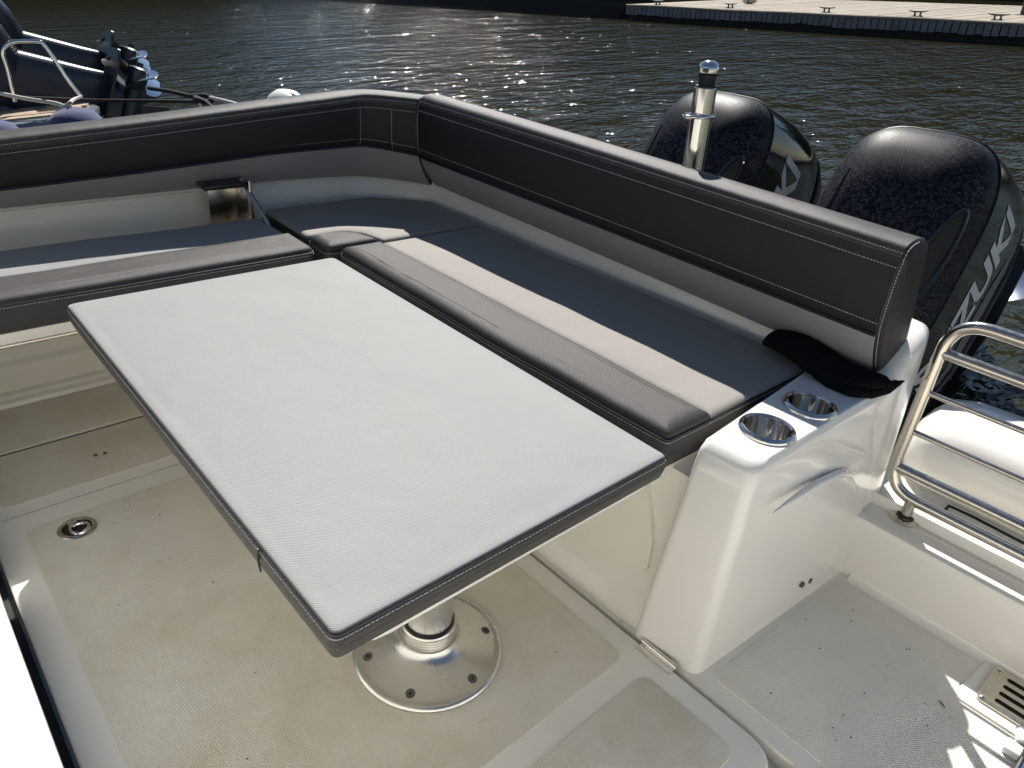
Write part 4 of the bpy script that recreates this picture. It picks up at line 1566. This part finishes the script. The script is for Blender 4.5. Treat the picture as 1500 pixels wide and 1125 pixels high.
# stainless hoop
hoop_px = [(22, 149), (12, 105), (4, 78), (10, 66), (24, 61), (55, 61), (64, 66), (78, 85), (100, 118), (119, 142)]
mb = MB()
foot0, foot1 = NP(22, 149, RNG + 0.1), NP(119, 142, RNG + 0.08)
pts = smooth_path([NP(px, py, RNG + 0.09) for px, py in hoop_px], 4)
mb.tube(pts, 0.0125, seg=10)
mb.obj('grab_hoop', 'steel', nb)
# a pair of navy outboards, tilted up
yaw = -heading
for k, (px, py, rg, lab) in enumerate(((197, 132, RNG + 0.55, 'navy outboard engine tilted up with bright propeller beside teak platform'), (185, 100, RNG + 1.35, 'navy outboard engine tilted up, half hidden behind its twin'))):
    hub = NP(px, py, rg)
    S = 1.06
    rot = Matrix.Rotation(yaw, 3, 'Z') @ Matrix.Rotation(R(64), 3, 'X')
    org = hub - rot @ V((0, 0.20 * S, -0.90 * S))
    t = thing('neighbour_outboard', org, lab, 'engine', 'outboards of the neighbouring boat', boat=False)
    t.rotation_euler = rot.to_euler()
    outboard(t, 'navy', 'navy', 'navy_dull', text=False, scale=S)
# blue fenders
for px, py, rr, lab in ((106, 160, 0.15, 'blue fabric covered fender hanging at the teak platform corner'), (-14, 178, 0.14, 'blue fabric covered fender at the forward end of the platform')):
    c = NP(px, py, RNG - 0.42)
    t = thing('blue_fender', V((c.x, c.y, c.z - 0.75)), lab, 'fender', 'blue fenders of the neighbouring boat', boat=False)
    mb = MB()
    prof = [(0.02, -0.72), (rr * 0.6, -0.69), (rr * 0.95, -0.60), (rr, -0.5), (rr, -0.16), (rr * 0.93, -0.07), (rr * 0.70, -0.018), (rr * 0.4, 0.0), (0.03, 0.008)]
    mb.lathe(prof, Matrix.Translation(c), seg=28)
    mb.obj('cover', 'blue_fender', t)
    MB().tube([c, c + V((0, 0, 0.035)), nloc(-0.3, -0.02, zp + 0.01) if px > 0 else c + OUT * 0.3 + V((0, 0, 0.05))], 0.008, seg=6).obj('lanyard', 'rope_pale', t)


def rope(name, pix, label, m, r=0.009, sag=0.0, group=None):
    pts = smooth_path([NP(*p_) for p_ in pix], 6)
    b0 = pts[0]
    mb_ = MB()
    mb_.tube(pts, r, seg=8)
    return mb_.obj(name, m, base=b0, label=label, cat='rope', group=group, boat=False)


rope('mooring_rope', [(-30, 130, RNG), (30, 143, RNG), (80, 151, RNG - 0.1), (96, 155, RNG - 0.15), (108, 146, RNG), (119, 142, RNG + 0.06)], 'pale mooring rope led over the teak platform to the hoop', 'rope_pale', 0.011)
rope('dark_line', [(-30, 140, RNG + 0.1), (60, 144, RNG + 0.1), (140, 147, RNG + 0.1), (240, 148, RNG - 0.3), (290, 149, RNG - 0.8)], 'thin black line stretched straight from platform to knotted rope', 'rope_black', 0.010)
rope('knotted_rope', [(218, 129, RNG + 0.3), (250, 134, RNG - 0.1), (272, 139, RNG - 0.5), (282, 141, RNG - 0.6), (300, 140, RNG - 0.7), (312, 144, RNG - 0.8), (304, 150, RNG - 0.8), (290, 146, RNG - 0.8), (286, 143, RNG - 0.7), (292, 150, RNG - 0.8), (292, 168, RNG - 0.9)], 'black rope tied in a loose knot above the water', 'rope_black', 0.013)
rope('mooring_tail', [(283, 140, RNG - 0.6), (300, 148, RNG - 0.8), (313, 160, RNG - 1.0), (320, 172, RNG - 1.1)], 'short black rope tail hanging from the knot', 'rope_black', 0.010)
rope('grey_line', [(308, 143, RNG - 0.8), (326, 147, RNG - 0.9), (345, 152, RNG - 1.2), (380, 162, RNG - 1.6)], 'pale grey mooring line running from the knot towards our boat', 'rope_pale', 0.010)

# ------------------------------------------------------------------ tilt the boat-frame things on to the water
bpy.context.view_layer.update()
for o in BOAT:
    o.matrix_world = TM @ o.matrix_basis
bpy.context.view_layer.update()
